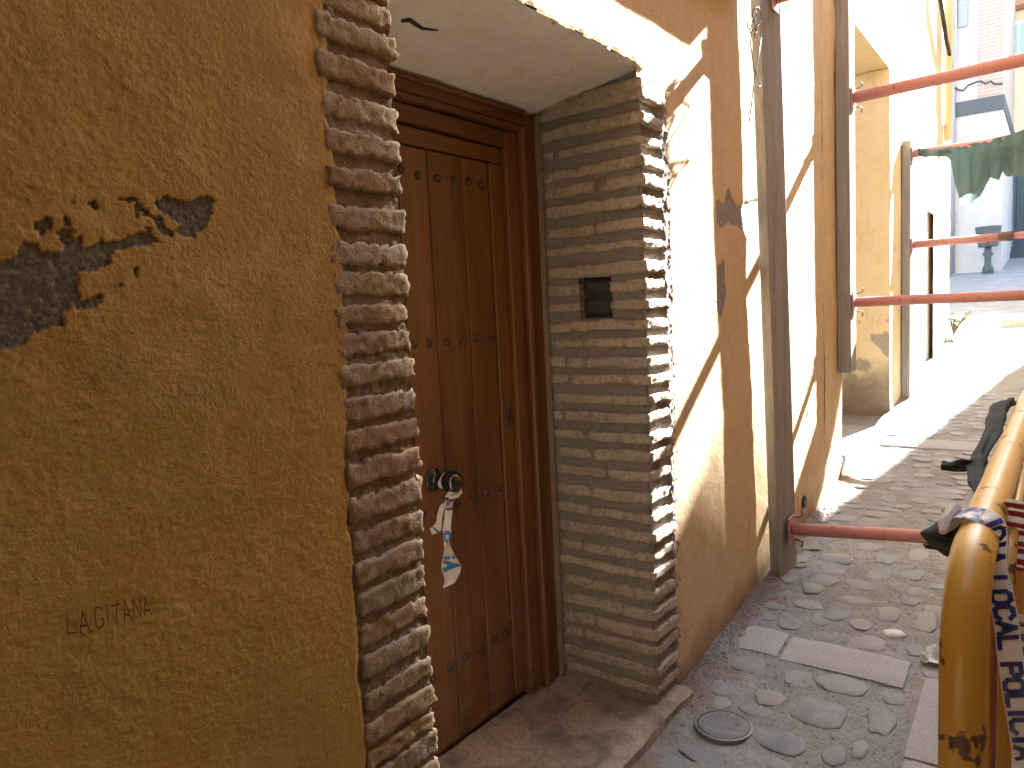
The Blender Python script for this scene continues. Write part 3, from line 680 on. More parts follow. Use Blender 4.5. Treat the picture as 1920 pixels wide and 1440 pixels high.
# scratched graffiti on the render
gA, gB = on_y(124, 1188, W), on_y(291, 1147, W); gt = MB(); u_len = 56.0
def gf(u, v, lift):
    t = u / u_len; x = gA[0] + (gB[0]-gA[0]) * t; zz = gA[2] + (gB[2]-gA[2]) * t + v * .0042
    return (x, W - .0085 - .00002*lift, zz)
for (txt, u0) in (("LA", 0), ("GITANA", 16.5)):
    letters(gt, txt, gf, .62, u0, .6)
gt.build("graffiti", M['crayon'], wall_l)

# ------------------------------------------------------------------ ribbons (tapes)
class Ribbon:
    def __init__(s, pts, sides, crumple=.0, seed=0):
        s.P = np.array(pts, float); s.S = np.array(sides, float); s.cr = crumple; s.seed = seed
        d = np.linalg.norm(np.diff(s.P, axis=0), axis=1); s.L = np.concatenate([[0], np.cumsum(d)]); s.len = s.L[-1]
    def _cat(s, A, u):
        k = int(np.clip(np.searchsorted(s.L, u) - 1, 0, len(A) - 2)); t = np.clip((u - s.L[k]) / max(1e-6, s.L[k+1]-s.L[k]), 0, 1)
        p0, p1, p2, p3 = A[max(k-1, 0)], A[k], A[k+1], A[min(k+2, len(A)-1)]
        return .5*((2*p1)+(-p0+p2)*t+(2*p0-5*p1+4*p2-p3)*t*t+(-p0+3*p1-3*p2+p3)*t**3)
    def at(s, u, v, lift=0.0):
        p = s._cat(s.P, u); sd_ = s._cat(s.S, u); tn = s._cat(s.P, min(s.len, u+.002)) - s._cat(s.P, max(0, u-.002))
        n = np.cross(tn, sd_); n = n / (np.linalg.norm(n) + 1e-9)
        c = s.cr * (mnoise.noise((u*38, v*3.1, s.seed)) + .5*mnoise.noise((u*90, v*7, s.seed+4)))
        return p + sd_ * v + n * (c + lift)
    def mesh(s, name, mat, parent=None, nu=None, nv=7):
        nu = nu or max(10, int(s.len / .006)); V = [s.at(s.len*i/(nu-1), j/(nv-1)-.5) for i in range(nu) for j in range(nv)]
        Fc = [(i*nv+j, (i+1)*nv+j, (i+1)*nv+j+1, i*nv+j+1) for i in range(nu-1) for j in range(nv-1)]
        return mk(name, V, Fc, mat, parent, True)
    def text(s, name, txt, mat, parent, u0, hfrac=.62, flip=1, th=1.5, sign=1, aspect=1.0, wid=None):
        wid = wid or np.linalg.norm(s._cat(s.S, u0)); unit = wid * hfrac / 7; mb = MB()
        def f(u, v, lift):
            uu = u0 + u * unit * flip * aspect; return s.at(min(max(uu, 0), s.len), (v/7 - .5) * hfrac * (1 if flip > 0 else -1), sign*(.0007 + .00002*lift))
        letters(mb, txt, f, th); return mb.build(name, mat, parent)
# tape tied to the door knob
dyp = DY - .055
def dp(px, py, y=dyp): return on_y(px, py, y)
tapeD = thing("barrier_tape", "strip of white and blue police tape knotted round the black door knob", "tape", tuple(dp(845, 930)))
def px_side(c, a, b, y=dyp): return dp(b[0], b[1], y) - dp(a[0], a[1], y)
cl = [((850,925),(838,925),(862,925)), ((845,945),(836,945),(853,945)), ((840,970),(834,970),(846,970)), ((838,995),(833,995),(845,995)), ((839,1020),(833,1020),(849,1020)),
      ((843,1045),(832,1045),(856,1043)), ((846,1065),(831,1066),(863,1064)), ((846,1082),(831,1085),(862,1080)), ((842,1098),(830,1103),(855,1093))]
rb = Ribbon([dp(*c[0], dyp + .01*math.sin(i*1.3)) for i, c in enumerate(cl)], [px_side(*c) + np.array([0, .012*math.sin(i*1.9), 0]) for i, c in enumerate(cl)], .005, 3)
tl = rb.mesh("tape_tail", M['tape'], tapeD); rb.text("printed_letters", "IA", M['tapeblue2'], tl, rb.len*.66, .70, 1, 2.2, 1, 1.35, .045); rb.text("printed_letters", "C", M['tapeblue2'], tl, rb.len*.40, .7, 1, 2.4, 1, 1.3, .04); rb.text("printed_letters", "LI", M['tapeblue'], tl, rb.len*.08, .7, 1, 2.2, 1, 1.0, .035)
cl2 = [((848,928),(842,934),(854,924)), ((832,945),(826,947),(838,943)), ((826,962),(821,962),(832,962)), ((823,978),(819,978),(829,978)), ((820,990),(812,985),(826,994)), ((808,997),(806,990),(810,1001))]
rb2 = Ribbon([dp(*c[0], dyp + .008) for c in cl2], [px_side(*c) for c in cl2], .002, 9); t2 = rb2.mesh("tape_tail", M['tape'], tapeD)
rb2.text("printed_letters", "IL", M['tapeblue'], t2, rb2.len*.1, .7, 1, 2.4, 1, 1.0, .03); rb2.text("printed_letters", "I", M['tapeblue2'], t2, rb2.len*.85, .7, 1, 2.4, 1, 1.0, .03)
pts = []
for k in range(30):
    a = 2*math.pi*k/29; pts.append((kx + .019*math.cos(a), DY - .012 + .006*math.sin(a*2), kz + .019*math.sin(a)))
MB().tube(pts, .006, 6).build("tape_knot", M['tape'], tapeD, True)
pts = [dp(846,932), dp(858,930), dp(865,922), dp(862,916), dp(852,922), dp(842,926), dp(836,932)]
MB().tube(pts, [.004,.006,.005,.004,.006,.007,.003], 6).build("tape_knot", M['tape'], tapeD, True)

# ------------------------------------------------------------------ neighbouring houses on the left
yh = thing("yellow_house", "pale yellow rendered house with a deep doorway behind the middle prop planks", "house", (6.4, 1.4, .4))
OP0, OP1, OPT = 5.22, 6.98, 3.34
xsA = np.arange(4.756, 5.23, .02); zsA = np.arange(.1, 3.36, .02)
wall_sheet("wall", xsA, zsA, yh, M['ochre_pale'], 71, .005, base_dirt=.25)
xsB = np.arange(6.98, 8.3, .025); wall_sheet("wall", xsB, np.arange(.35, 3.36, .025), yh, M['yellow'], 73, .006, base_dirt=.3)
mb = MB(); mb.box(4.756, 8.295, W + .004, W + .4, 3.345, 8.8); mb.build("upper_wall", M['yellow'], yh)
for bb_ in ((4.756, OP0, W + .03, W + .8, -.1, 3.34), (OP1 + .03, 8.295, W + .03, W + .8, .1, 3.34)): MB().box(*bb_).build("masonry_core", M['mortar'], yh)
# jamb of the doorway, seen from the side
jy = np.arange(W - .002, 1.82, .02); jz = np.arange(.30, 3.36, .02); JY, JZ = np.meshgrid(jy, jz, indexing='ij')
JX = OP1 - (fbm(JY, JZ, 5, 91, 4) - .5) * .03
jb = (fbm(JY, JZ, 9, 95, 4) > .62) & (JZ < 1.3)
me = fast_mesh("doorway_jamb", np.stack([JX - OP1, JY - 1.4, JZ - 1.8], -1).reshape(-1, 3), grid_faces(len(jy), len(jz)), M['yellow'], True,
               {"bare": (jb * .8).ravel(), "dirt": np.clip((.85 + .2*fbm(JY, JZ, 8, 97) - JZ) * 4, 0, 1).ravel()})
link("doorway_jamb", me, (OP1, 1.4, 1.8), yh)
mb = MB(); mb.box(OP0 - .05, OP1 + .02, 1.80, 1.86, .2, 3.34); mb.build("doorway_back", M['yellow'], yh)
mb = MB(); mb.box(OP0 - .0, OP1 - .02, W + .002, 1.80, .28, .40); s_ = mb.build("doorstep", M['granite'], yh); bevel(s_, .02, 2)
ch = thing("cream_house", "cream rendered house furthest up the alley with a dark side opening", "house", (9.8, 1.4, .7))
wall_sheet("wall", np.arange(8.296, 11.4, .04), np.arange(.4, 3.5, .04), ch, M['cream'], 83, .008, base_dirt=.5, holes=((9.25, 9.75, .0, 2.35),))
mb = MB(); mb.box(8.3, 11.38, W + .01, W + .3, 3.44, 9.4); mb.build("upper_wall", M['cream'], ch)
for bb_ in ((8.3, 9.24, W + .05, W + .7, .3, 3.44), (9.76, 11.38, W + .05, 4.0, .3, 9.4)): MB().box(*bb_).build("masonry_core", M['cream'], ch)
mb = MB(); mb.box(9.25, 9.75, W + .16, W + .2, .5, 2.4); d_ = mb.build("door", M['bluedoor'], ch)
for q in (9.34, 9.46, 9.58, 9.68): MB().box(q, q + .02, W + .15, W + .16, .6, 2.3).build("door_batten", M['pipe'], d_)
MB().tube([(10.6, W - .05, 3.3), (10.6, W - .05, 9.2)], .045, 10).build("downpipe", M['yellow'], ch, True)

# ------------------------------------------------------------------ shoring planks and props
def shore_plank(label, x0, x1, y0, y1, zfun0, zfun1, wob=0.0):
    V = []; n = 14
    for k in range(n):
        t = k/(n-1); z0_ = zfun0 + (zfun1 - zfun0)*t; o = wob*math.sin(t*3)
        V += [(x0+o, y0, z0_), (x1+o, y0, z0_), (x1+o, y1, z0_), (x0+o, y1, z0_)]
    Fc = [(4*k+i, 4*k+(i+1) % 4, 4*k+4+(i+1) % 4, 4*k+4+i) for k in range(n-1) for i in range(4)] + [(3,2,1,0), tuple(4*(n-1)+i for i in range(4))]
    o = mk("shoring_plank", V, Fc, M['plank']); bevel(o, .004, 2); tag(o, label, "plank", "timber planks strapped upright against the house fronts"); return o
# each plank is drawn in as it stands: slightly off plumb
def leaning_plank(label, bx0, bx1, tx0, tx1, y0, y1, zb, zt):
    V = []; n = 10
    for k in range(n):
        t = k/(n-1); a = bx0+(tx0-bx0)*t; b = bx1+(tx1-bx1)*t; z_ = zb+(zt-zb)*t
        V += [(a, y0, z_), (b, y0, z_), (b, y1, z_), (a, y1, z_)]
    Fc = [(4*k+i, 4*k+(i+1) % 4, 4*k+4+(i+1) % 4, 4*k+4+i) for k in range(n-1) for i in range(4)] + [(3,2,1,0), tuple(4*(n-1)+i for i in range(4))]
    o = mk("shoring_plank", V, Fc, M['plank']); bevel(o, .004, 2); tag(o, label, "plank", "timber planks strapped upright against the house fronts"); return o
PF = W - .085
def twisted_plank(label, bx, tx, zb, zt, wd, ang, yb, th=.05):
    V = []; n = 12; ca, sa = math.cos(ang), math.sin(ang)
    for k in range(n):
        t = k/(n-1); x = bx + (tx-bx)*t; z_ = zb + (zt-zb)*t
        B_ = np.array([x, yb]); C_ = B_ + wd*np.array([ca, -sa]); nn = th*np.array([sa, ca])
        for q in (B_, C_, C_ + nn, B_ + nn): V.append((q[0], q[1], z_))
    Fc = [(4*k+i, 4*k+(i+1) % 4, 4*k+4+(i+1) % 4, 4*k+4+i) for k in range(n-1) for i in range(4)] + [(3,2,1,0), tuple(4*(n-1)+i for i in range(4))]
    o = mk("shoring_plank", V, Fc, M['plank']); bevel(o, .004, 2); tag(o, label, "plank", "timber planks strapped upright against the house fronts"); return o
twisted_plank("grey timber plank standing on the cobbles beside the lit brick jamb", 3.575, 3.385, float(gz(3.6)) + .004, 3.4, .175, math.radians(12), W - .068)
leaning_plank("grey timber plank hanging clear of the ground with two red props", 5.09, 5.25, 5.07, 5.23, PF, W - .004, 1.0, 3.6)
leaning_plank("short grey timber plank furthest up the alley behind the draped net", 7.55, 7.72, 7.55, 7.72, W - .075, W - .005, .5, 2.84)
o = MB().box(1.5, 3.30, PF - .005, PF + .05, 2.815, 3.10).build("timber_beam", M['plankx']); bevel(o, .004, 2)
tag(o, "long grey timber board fixed level across the ochre wall above the door", "beam")
def prop(label, X, a, b, r=.031, yin=-.35, y0=None):
    A = on_x(*a, X); B = on_x(*b, X); d = (B - A) / (B[1] - A[1]); A = A + d * ((y0 or PF) - .004 - A[1]); E = A + d * (-1.0 - A[1]); Mi = A + d * (yin - A[1])
    t = thing("shoring_prop", label, "prop", tuple(A), "red steel props braced across the alley")
    dd = _n(E - A)
    MB().tube([A + dd*.012, Mi], r, 16).build("outer_tube", M['redsteel'], t, True)
    MB().tube([Mi - dd*.02, E - dd*.012], r*.8, 14).build("inner_tube", M['redsteel'], t, True)
    MB().tube([Mi - dd*.05, Mi + dd*.05], r*1.22, 16).build("collar", M['darksteel'], t, True)
    for Q, s_ in ((A, 1), (E, -1)):
        q = Q + dd*s_*.004; o = MB().box(q[0]-.05, q[0]+.05, q[1]-.004, q[1]+.004, q[2]-.065, q[2]+.065).build("end_plate", M['redsteel'], t)
        for zz in (-.055, .055):
            MB().tube([q + np.array([.015, 0, zz]), q + np.array([.02, -.03*s_, zz*1.05]), q + np.array([.03, -.045*s_, zz*1.25]), q + np.array([.026, -.04*s_, zz*1.7])], .004, 5).build("bent_nail", M['darksteel'], t, True)
    pin = Mi - dd*.14; MB().tube([pin + np.array([-.05, 0, .0]), pin + np.array([.05, 0, 0]), pin + np.array([.065, 0, -.02]), pin + np.array([.05, 0, -.06]), pin + np.array([.02, 0, -.075])], .006, 6).build("locking_pin", M['darksteel'], t, True)
    return t
prop("red steel prop crossing low over the cobbles from the nearest plank", 3.665, (1486, 992), (1790, 1009), .030, -.35, W - .095)
prop("red steel prop highest above the alley, rising from the hanging plank", 5.16, (1602, 183), (1920, 112), .036)
prop("red steel prop level from the foot of the hanging plank across the alley", 5.16, (1600, 567), (1920, 553), .031)
prop("red steel prop on the short far plank below the draped net", 7.63, (1712, 459), (1920, 440), .034, .35, W - .075)
prop("red steel prop on the short far plank with the net thrown over it", 7.63, (1714, 288), (1920, 258), .036, -.35, W - .075)
def hprop(X, z):
    A = np.array([X, PF - .004, z])
    return A
Q = on_y(1452, -10, W - .10); A = np.array([Q[0] + .03, W - .10, Q[2] + .0])
t = thing("shoring_prop", "red steel prop at the very top of the nearest plank by the wire", "prop", tuple(A), "red steel props braced across the alley")
MB().tube([A, A + np.array([0, -.75, .0])], .031, 14).build("outer_tube", M['redsteel'], t, True)
MB().tube([A + np.array([0, -.73, 0]), A + np.array([0, -2.03, 0])], .025, 12).build("inner_tube", M['redsteel'], t, True)
MB().box(A[0]-.05, A[0]+.05, A[1]-.001, A[1]+.006, A[2]-.065, A[2]+.065).build("end_plate", M['redsteel'], t)
# wire bundle on the first plank
wy = PF - .02
wb = thing("tie_wire", "grey tie wire twisted round the top of the nearest plank with loose ends", "wire", tuple(on_y(1418, 30, wy)))
for pp in ([(1409,60),(1407,80),(1413,125),(1421,145),(1427,160),(1420,164)], [(1426,48),(1427,70),(1423,100),(1415,145),(1411,180),(1405,227)],
           [(1403,32),(1401,50),(1407,57),(1410,42),(1410,18),(1420,14),(1425,40),(1428,40),(1426,22),(1422,14)], [(1410,20),(1414,42),(1416,52),(1412,56),(1406,62)], [(1417,52),(1418,60),(1414,65),(1416,76)], [(1412,18),(1418,24),(1422,42),(1418,50),(1424,46)]):
    MB().tube([on_y(a, b, wy + .01*math.sin(i*2.1)) for i, (a, b) in enumerate(pp)], .0028, 6).build("wire_strand", M['wire'], wb, True)

# netting thrown over the far prop
XN = 7.60
top = np.array([(1722,276),(1740,280),(1775,278),(1800,273),(1840,267),(1876,257),(1895,252),(1925,242)]); bot = np.array([(1722,292),(1735,296),(1774,294),(1784,302),(1792,345),(1803,386),(1823,382),(1838,369),(1850,345),(1858,334),(1874,340),(1880,322),(1886,331),(1905,332),(1925,331)])
nu, nv = 110, 24; V = []
for i in range(nu):
    x = 1722 + 203*i/(nu-1); yt = np.interp(x, top[:, 0], top[:, 1]); yb = np.interp(x, bot[:, 0], bot[:, 1]) + 1.5*mnoise.noise((x*.3, 1, 1))
    for j in range(nv):
        t = j/(nv-1); p = on_x(x, yt + (yb-yt)*t, XN - .0)
        fo = .035*math.sin(x*.16 + 1.2*t) * t + .03*mnoise.noise((x*.08, t*2, 5)) - .045*math.sin(min(1, t*3)*math.pi*.5)
        V.append((p[0] + fo, p[1], p[2]))
    
Fc = [(i*nv+j, (i+1)*nv+j, (i+1)*nv+j+1, i*nv+j+1) for i in range(nu-1) for j in range(nv-1)]
b = len(V); nb = 8
for i in range(nu):
    x = 1722 + 203*i/(nu-1); yt = np.interp(x, top[:, 0], top[:, 1]); yb = np.interp(x, bot[:, 0], bot[:, 1])
    for j in range(nb):
        t = j/(nb-1); p = on_x(x, yt + (yb-yt)*.7*t, XN); V.append((p[0] + .0*t + .09*math.sin(min(1, t*3)*math.pi*.5) + .02*math.sin(x*.13), p[1], p[2]))
Fc += [(b+i*nb+j, b+i*nb+j+1, b+(i+1)*nb+j+1, b+(i+1)*nb+j) for i in range(nu-1) for j in range(nb-1)]
o = mk("debris_net", V, Fc, M['net'], None, True); tag(o, "grey green debris net draped over a red prop across the far alley", "netting")

# ------------------------------------------------------------------ crowd barriers
def barrier(label, X0, y0, zt, length=2.2, r=.031, panel=False):
    zg = float(gz(X0)); t = thing("crowd_barrier", label, "barrier", (X0, y0, zg), "steel crowd barriers along the right of the alley")
    R_ = .15; pts = [np.array([X0, y0, zg + .12])]
    for k in range(10): pts.append(np.array([X0, y0, zg + .2 + (zt - R_ - zg - .2)*k/9]))
    for k in range(1, 9): a = k/8*math.pi/2; pts.append(np.array([X0 + R_ - R_*math.cos(a), y0, zt - R_ + R_*math.sin(a)]))
    X1 = X0 + length
    for k in range(1, 20): pts.append(np.array([X0 + R_ + (length - 2*R_)*k/20, y0, zt + .012*k/20]))
    for k in range(0, 9): a = k/8*math.pi/2; pts.append(np.array([X1 - R_ + R_*math.sin(a), y0, zt + .012 - R_ + R_*math.cos(a)]))
    pts.append(np.array([X1, y0, zg + .25])); pts.append(np.array([X1, y0, float(gz(X1)) + .12]))
    MB().tube(pts, r, 20).build("frame_tube", M['yellowsteel'], t, True)
    MB().tube([(X0, y0, zg + .2), (X1, y0, zg + .26)], r*.8, 12).build("bottom_rail", M['yellowsteel'], t, True)
    n = int(length/.115)
    for k in range(1, n): MB().tube([(X0 + length*k/n, y0, zg + .2 + .06*k/n), (X0 + length*k/n, y0, zt - .0)], .008, 8, False).build("bar", M['yellowsteel'], t, True)
    for q in (X0 + .12, X1 - .12):
        MB().tube([(q, y0 - .22, float(gz(q)) + .02), (q, y0 - .15, float(gz(q)) + .11), (q, y0 + .15, float(gz(q)) + .11), (q, y0 + .22, float(gz(q)) + .02)], .018, 10).build("foot", M['yellowsteel'], t, True)
    if panel:
        V = []; m = 160
        for k in range(m):
            x = X0 + .12 + (length - .25)*k/(m-1); yy = y0 + .018 + .007*math.sin(x*150)
            V += [(x, yy, zg + .28), (x, yy, zt - .05)]
        mk("sheet_panel", V, [(2*k, 2*k+2, 2*k+3, 2*k+1) for k in range(m-1)], M['maroon'], t, True)
    return t
XB = 1.21
bar1 = barrier("chipped yellow crowd barrier nearest the alley with tape tied on its rail", XB, .100, 1.085)
bar1.rotation_euler = (0, 0, -.016)
b2 = barrier("yellow crowd barrier behind the first one with a maroon corrugated sheet", XB + .24, .058, 1.05, 2.0, .0115, True)
# dark rubber strip between the two barriers
# tape over the rail
zr = 1.088
def wp(px, py, y): return on_y(px, py, y)
tp = thing("barrier_tape", "white and blue police tape wound over the rail of the yellow barrier", "tape", (XB + .3, .1, zr))
XT = 1.40
def xp(px, py, X=None): return on_x(px, py, X or XT)
P0 = [np.array([1.44, .142, 1.09]), np.array([1.43, .130, 1.118]), np.array([1.42, .098, 1.124]), np.array([1.40, .074, 1.112])] + [xp(a_, b_, 1.40 - .01*k) for k, (a_, b_) in enumerate([(1864,1062), (1875,1110), (1886,1165), (1893,1225), (1902,1290), (1912,1350), (1925,1430)])]
Sd = [np.array([.05, .0, .0])]*2 + [np.array([.045, -.01, .012])] + [np.array([.02, -.03, .012])] + [np.array([.008, -.036, .006])]*2 + [np.array([.006, -.034, .008])]*5
rb = Ribbon(P0, Sd, .0016, 21); tt = rb.mesh("tape_strip", M['tape'], tp)
rb.text("printed_letters", "POLICIA LOCAL POLICIA LOCAL", M['tapeblue'], tt, .02, .7, 1, 1.9, 1, .72)
rb.text("printed_letters", "POLICIA LOCAL POLICIA LOCAL", M['tapeblue'], tt, .02, .7, 1, 1.9, -1, .72)
P1 = [np.array([1.50, .150, 1.085]), np.array([1.49, .145, 1.10]), np.array([1.46, .135, 1.112]), np.array([1.43, .145, 1.10]), np.array([1.41, .15, 1.09])]
kn = MB().tube(P1, [.006, .013, .016, .013, .005], 10); kn.V = [tuple(np.array(v) + .007*np.array([mnoise.noise((v[0]*70, v[1]*70, v[2]*70+q*9)) for q in range(3)])) for v in kn.V]
kn.build("tape_knot", M['tape'], tp, False)
tg = thing("barrier_tape", "faded white tape hanging down over the maroon sheet of the second barrier", "tape", (1.75, .02, .9))
P2 = [xp(a_, b_, 1.52) for a_, b_ in [(1905,1150),(1906,1185),(1907,1220),(1909,1300),(1912,1380),(1916,1480)]]
rb = Ribbon(P2, [np.array([.0, -.05, .0])]*6, .0015, 33); t3 = rb.mesh("tape_strip", M['tape'], tg, None, 9)
rb.text("printed_letters", "POLICIA", M['tapegrey'], t3, .02, .62, 1, 1.9, 1, .9); rb.text("printed_letters", "POLICIA", M['tapegrey'], t3, .02, .62, 1, 1.9, -1, .9)
tr_ = thing("barrier_tape", "red and white striped tape bunched at the top of the maroon sheet", "tape", (1.8, .03, 1.05))
P3 = [xp(a_, b_, 1.6) for a_, b_ in [(1922,940),(1914,975),(1908,1010),(1900,1045),(1893,1068)]]
rb = Ribbon(P3, [np.array([.02, -.06, -.01])]*5, .003, 41); t4 = rb.mesh("tape_strip", M['tape'], tr_)
for q in range(4): rb.text("printed_letters", "II", M['tapered'], t4, .01 + rb.len*.25*q, .8, 1, 2.4, 1, .5); rb.text("printed_letters", "II", M['tapered'], t4, .01 + rb.len*.25*q, .8, 1, 2.4, -1, .5)
# rags knotted on the rail
def rag(label, pts, rad, seed, flat=.5):
    P_ = [np.asarray(p, float) for p in pts]; pp = []; rr = []
    for i in range(len(P_) - 1):
        for q in range(5): t_ = q/5; pp.append(P_[i]*(1-t_) + P_[i+1]*t_); rr.append(rad[i]*(1-t_) + rad[i+1]*t_)
    pp.append(P_[-1]); rr.append(rad[-1]); pts = pp
    mb = MB(); mb.tube(pp, rr, 14); ang = np.tile(np.arange(14)/14*2*math.pi, len(pp)); ii = np.repeat(np.arange(len(pp)), 14)
    V = np.array(mb.V); fold = .30*np.sin(3*ang + ii*.35 + seed) + .22*np.sin(5*ang - ii*.22); n = np.array([mnoise.noise((v[0]*28, v[1]*28, v[2]*28 + seed)) for v in V]); n2 = np.array([mnoise.noise((v[0]*75, v[1]*75, v[2]*75 + seed)) for v in V])
    c = np.repeat(np.array(pts), 14, 0); V = c + (V - c) * np.array([1, 1, .75]) * (1 + .55*n + .35*n2 + fold)[:, None]; mb.V = [tuple(v) for v in V]
    o = mb.build("rag", M['rag'], None, True); s_ = o.modifiers.new("smooth", 'SUBSURF'); s_.levels = 1; s_.render_levels = 1
    tag(o, label, "rag", "dark rags tied on the barrier rail"); return o
rag("dark rag knotted under the blue tape on the barrier rail", [np.array([1.45, .135, 1.06]), np.array([1.47, .150, 1.075]), wp(1792, 1030, .17), wp(1775, 1022, .185), wp(1760, 1022, .195), wp(1745, 1021, .205), wp(1735, 1024, .212)], [.02, .034, .033, .020, .014, .011, .004], 3)
rag("long dark rag trailing along the far end of the barrier rail", [np.array([1.75, .118, 1.05]), np.array([1.95, .140, 1.06]), np.array([2.12, .150, 1.065]), np.array([2.3, .150, 1.07]), np.array([2.6, .145, 1.08]), np.array([2.95, .14, 1.10]), np.array([3.2, .12, 1.09])], [.006, .014, .018, .017, .02, .026, .016], 8)
rag("small dark rag end sticking out half way along the barrier rail", [np.array([2.12, .14, 1.065]), np.array([2.11, .175, 1.065]), np.array([2.1, .205, 1.06]), np.array([2.1, .225, 1.062])], [.02, .018, .013, .016], 12)
# crumpled scrap of tape by the barrier leg
P = on_g(1744, 1244); sc_ = MB()
V = []; nu, nv = 12, 8
base = np.array([P[0] + .02, P[1] - .02, P[2] + .03])
for i in range(nu):
    for j in range(nv):
        a, b = i/(nu-1)-.5, j/(nv-1)-.5
        V.append(base + np.array([a*.10, b*.10, .03*mnoise.noise((a*5, b*5, 2)) + .02*mnoise.noise((a*13, b*9, 6)) + .02*a]))
o = mk("tape_scrap", V, [(i*nv+j, (i+1)*nv+j, (i+1)*nv+j+1, i*nv+j+1) for i in range(nu-1) for j in range(nv-1)], M['tape'], None, False); m_ = o.modifiers.new("thick", 'SOLIDIFY'); m_.thickness = .003
tag(o, "crumpled white scrap of plastic tape lying on the paving beside the barrier leg", "litter")

# ------------------------------------------------------------------ water cover
mr = .088; zc = float(ground_h(np.array([MHX]), np.array([MHY]))[0]) + .006
mc = thing("manhole_cover", "small round iron water cover set in the cobbles before the threshold", "cover", (MHX, MHY, zc))
MB().lathe((MHX, MHY, zc), (0, 0, 1), [(mr*1.18, -.04), (mr*1.14, .003), (mr*1.03, .004), (mr*1.03, -.001), (mr*1.01, -.002)], 40).build("rim", M['castiron'], mc)
MB().lathe((MHX, MHY, zc), (0, 0, 1), [(mr, -.02), (mr, .003), (mr*.97, .005), (mr*.001, .005)], 40).build("lid", M['castiron'], mc)
lt = MB()
def ring_f(txt, r0, hgt, start, span):
    pls, wd = lay(txt)
    def f(u, v, lift):
        an = start - span*u/wd; rr = r0 + hgt*(v/7); return (MHX + rr*math.cos(an), MHY + rr*math.sin(an), zc + .0075 + .00002*lift)
    return f
letters(lt, "AGUAS AGUAS AGUAS", ring_f("AGUAS AGUAS AGUAS", mr*.66, mr*.2, 0, 6.0), 1.1)
letters(lt, "RIEGO", lambda u, v, lift: (MHX + (v-3.5)*.0032, MHY - (u-13)*-.0032*-1, zc + .0075 + .00002*lift), 1.1)
lt.build("raised_letters", M['pipe'], mc)
MB().lathe((MHX + .02, MHY - .04, zc), (0, 0, 1), [(.007, .0), (.007, .0062), (.001, .0062)], 12).build("key_hole", M['black'], mc)

# ------------------------------------------------------------------ end of the alley
XE = 21.5; zE = float(gz(XE))
bb = thing("brick_building", "tall narrow brick and grey render building closing the end of the alley", "building", (XE, 2.6, zE))
yR, yM, yL = on_x(1880, 300, XE)[1], on_x(1834, 100, XE)[1], 4.8
zband0 = on_x(1840, 212, XE)[2]; zband1 = on_x(1840, 185, XE)[2]
MB().box(XE, XE + 6, yR, yL, zE - .3, zband0).build("lower_wall", M['greywall'], bb)
MB().box(XE - .06, XE + 6, yR - .02, yL, zband0 + .001, zband1).build("string_course", M['planter'], bb)
MB().box(XE + .02, XE + 6, yM + .002, yL, zband1 + .001, zE + 11).build("rendered_wall", M['greywall'], bb)
MB().box(XE + .03, XE + 6, yR + .01, yM, zband1 + .001, zE + 11).build("brick_wall", M['farbrick'], bb)
P = on_x(1806, 24, XE); MB().box(XE - .05, XE + .02, P[1] - .09, P[1] + .09, P[2] - .33, P[2] + 4).build("shutter_slot", M['pipe'], bb)
MB().tube([(XE - .08, on_x(1786, 200, XE)[1], zE), (XE - .08, on_x(1786, 200, XE)[1], zE + 9)], .07, 10).build("downpipe", M['pipe'], bb, True)
pts = [on_x(a, b, XE - .1) for a, b in [(1786,160),(1795,168),(1806,170),(1815,160),(1830,154),(1838,152),(1848,157),(1858,152),(1864,158),(1880,157)]]
MB().tube(pts, .02, 6).build("cable", M['black'], bb, True)
for k in range(60):
    pass
# cable clipped down the corner of the cream house
pts = [on_y(a, b, W - .06) for a, b in [(1763,-60),(1763,0),(1767,25),(1771,50),(1774,75),(1778,90),(1782,115),(1785,132)]]
o = MB().tube(pts, .022, 6).build("electric_cable", M['black'], None, True); tag(o, "black electric cable sagging down the far corner of the cream house", "cable")
pl_ = thing("stone_planter", "grey tapered planter on a thin pedestal before the brick building", "planter", tuple(on_g(1851, 508)))
PX = 20.9; Pg = on_x(1852, 508, PX); zg = float(gz(PX)); hb = on_x(1852, 425, PX)[2]; hm = on_x(1852, 463, PX)[2]
pl_.location = (PX, Pg[1], zg); WL[pl_.name] = np.array([PX, Pg[1], zg])
MB().lathe((PX, Pg[1], 0), (0, 0, 1), [(.19, hm), (.2, hm + .02), (.27, hb), (.24, hb), (.2, hb - .15)], 20).build("bowl", M['planter'], pl_)
MB().lathe((PX, Pg[1], 0), (0, 0, 1), [(.12, zg), (.11, zg + .12), (.07, zg + .2), (.07, zg + .38), (.115, zg + .44), (.07, zg + .5), (.07, hm)], 16).build("pedestal", M['planter'], pl_, True)
XW = 27.0; zW = float(gz(XW))
sh = thing("stone_house", "pale house with a white framed window seen past the brick building", "house", (XW, 0, zW))
MB().box(XW, XW + 5, -4, 1.5, zW - .3, on_x(1900, 120, XW)[2]).build("wall", M['cream'], sh)
zw1 = on_x(1905, 40, XW)[2]; zw0 = on_x(1905, 105, XW)[2]
MB().box(XW + .03, XW + 5, -4, 1.5, on_x(1900, 120, XW)[2], on_x(1900, 22, XW)[2]).build("upper_wall", M['cream'], sh)
ya = on_x(1885, 70, XW)[1]; ybw = on_x(1921, 70, XW)[1] - .2
win = MB().box(XW - .03, XW + .02, ybw, ya, zw0, zw1).build("window", M['whiteframe'], sh)
ymid = (ya + ybw)/2
for (a, b) in ((ybw + .06, ymid - .03), (ymid + .03, ya - .06)): MB().box(XW - .045, XW - .032, a, b, zw0 + .08, zw1 - .12).build("pane", M['glass'], win)
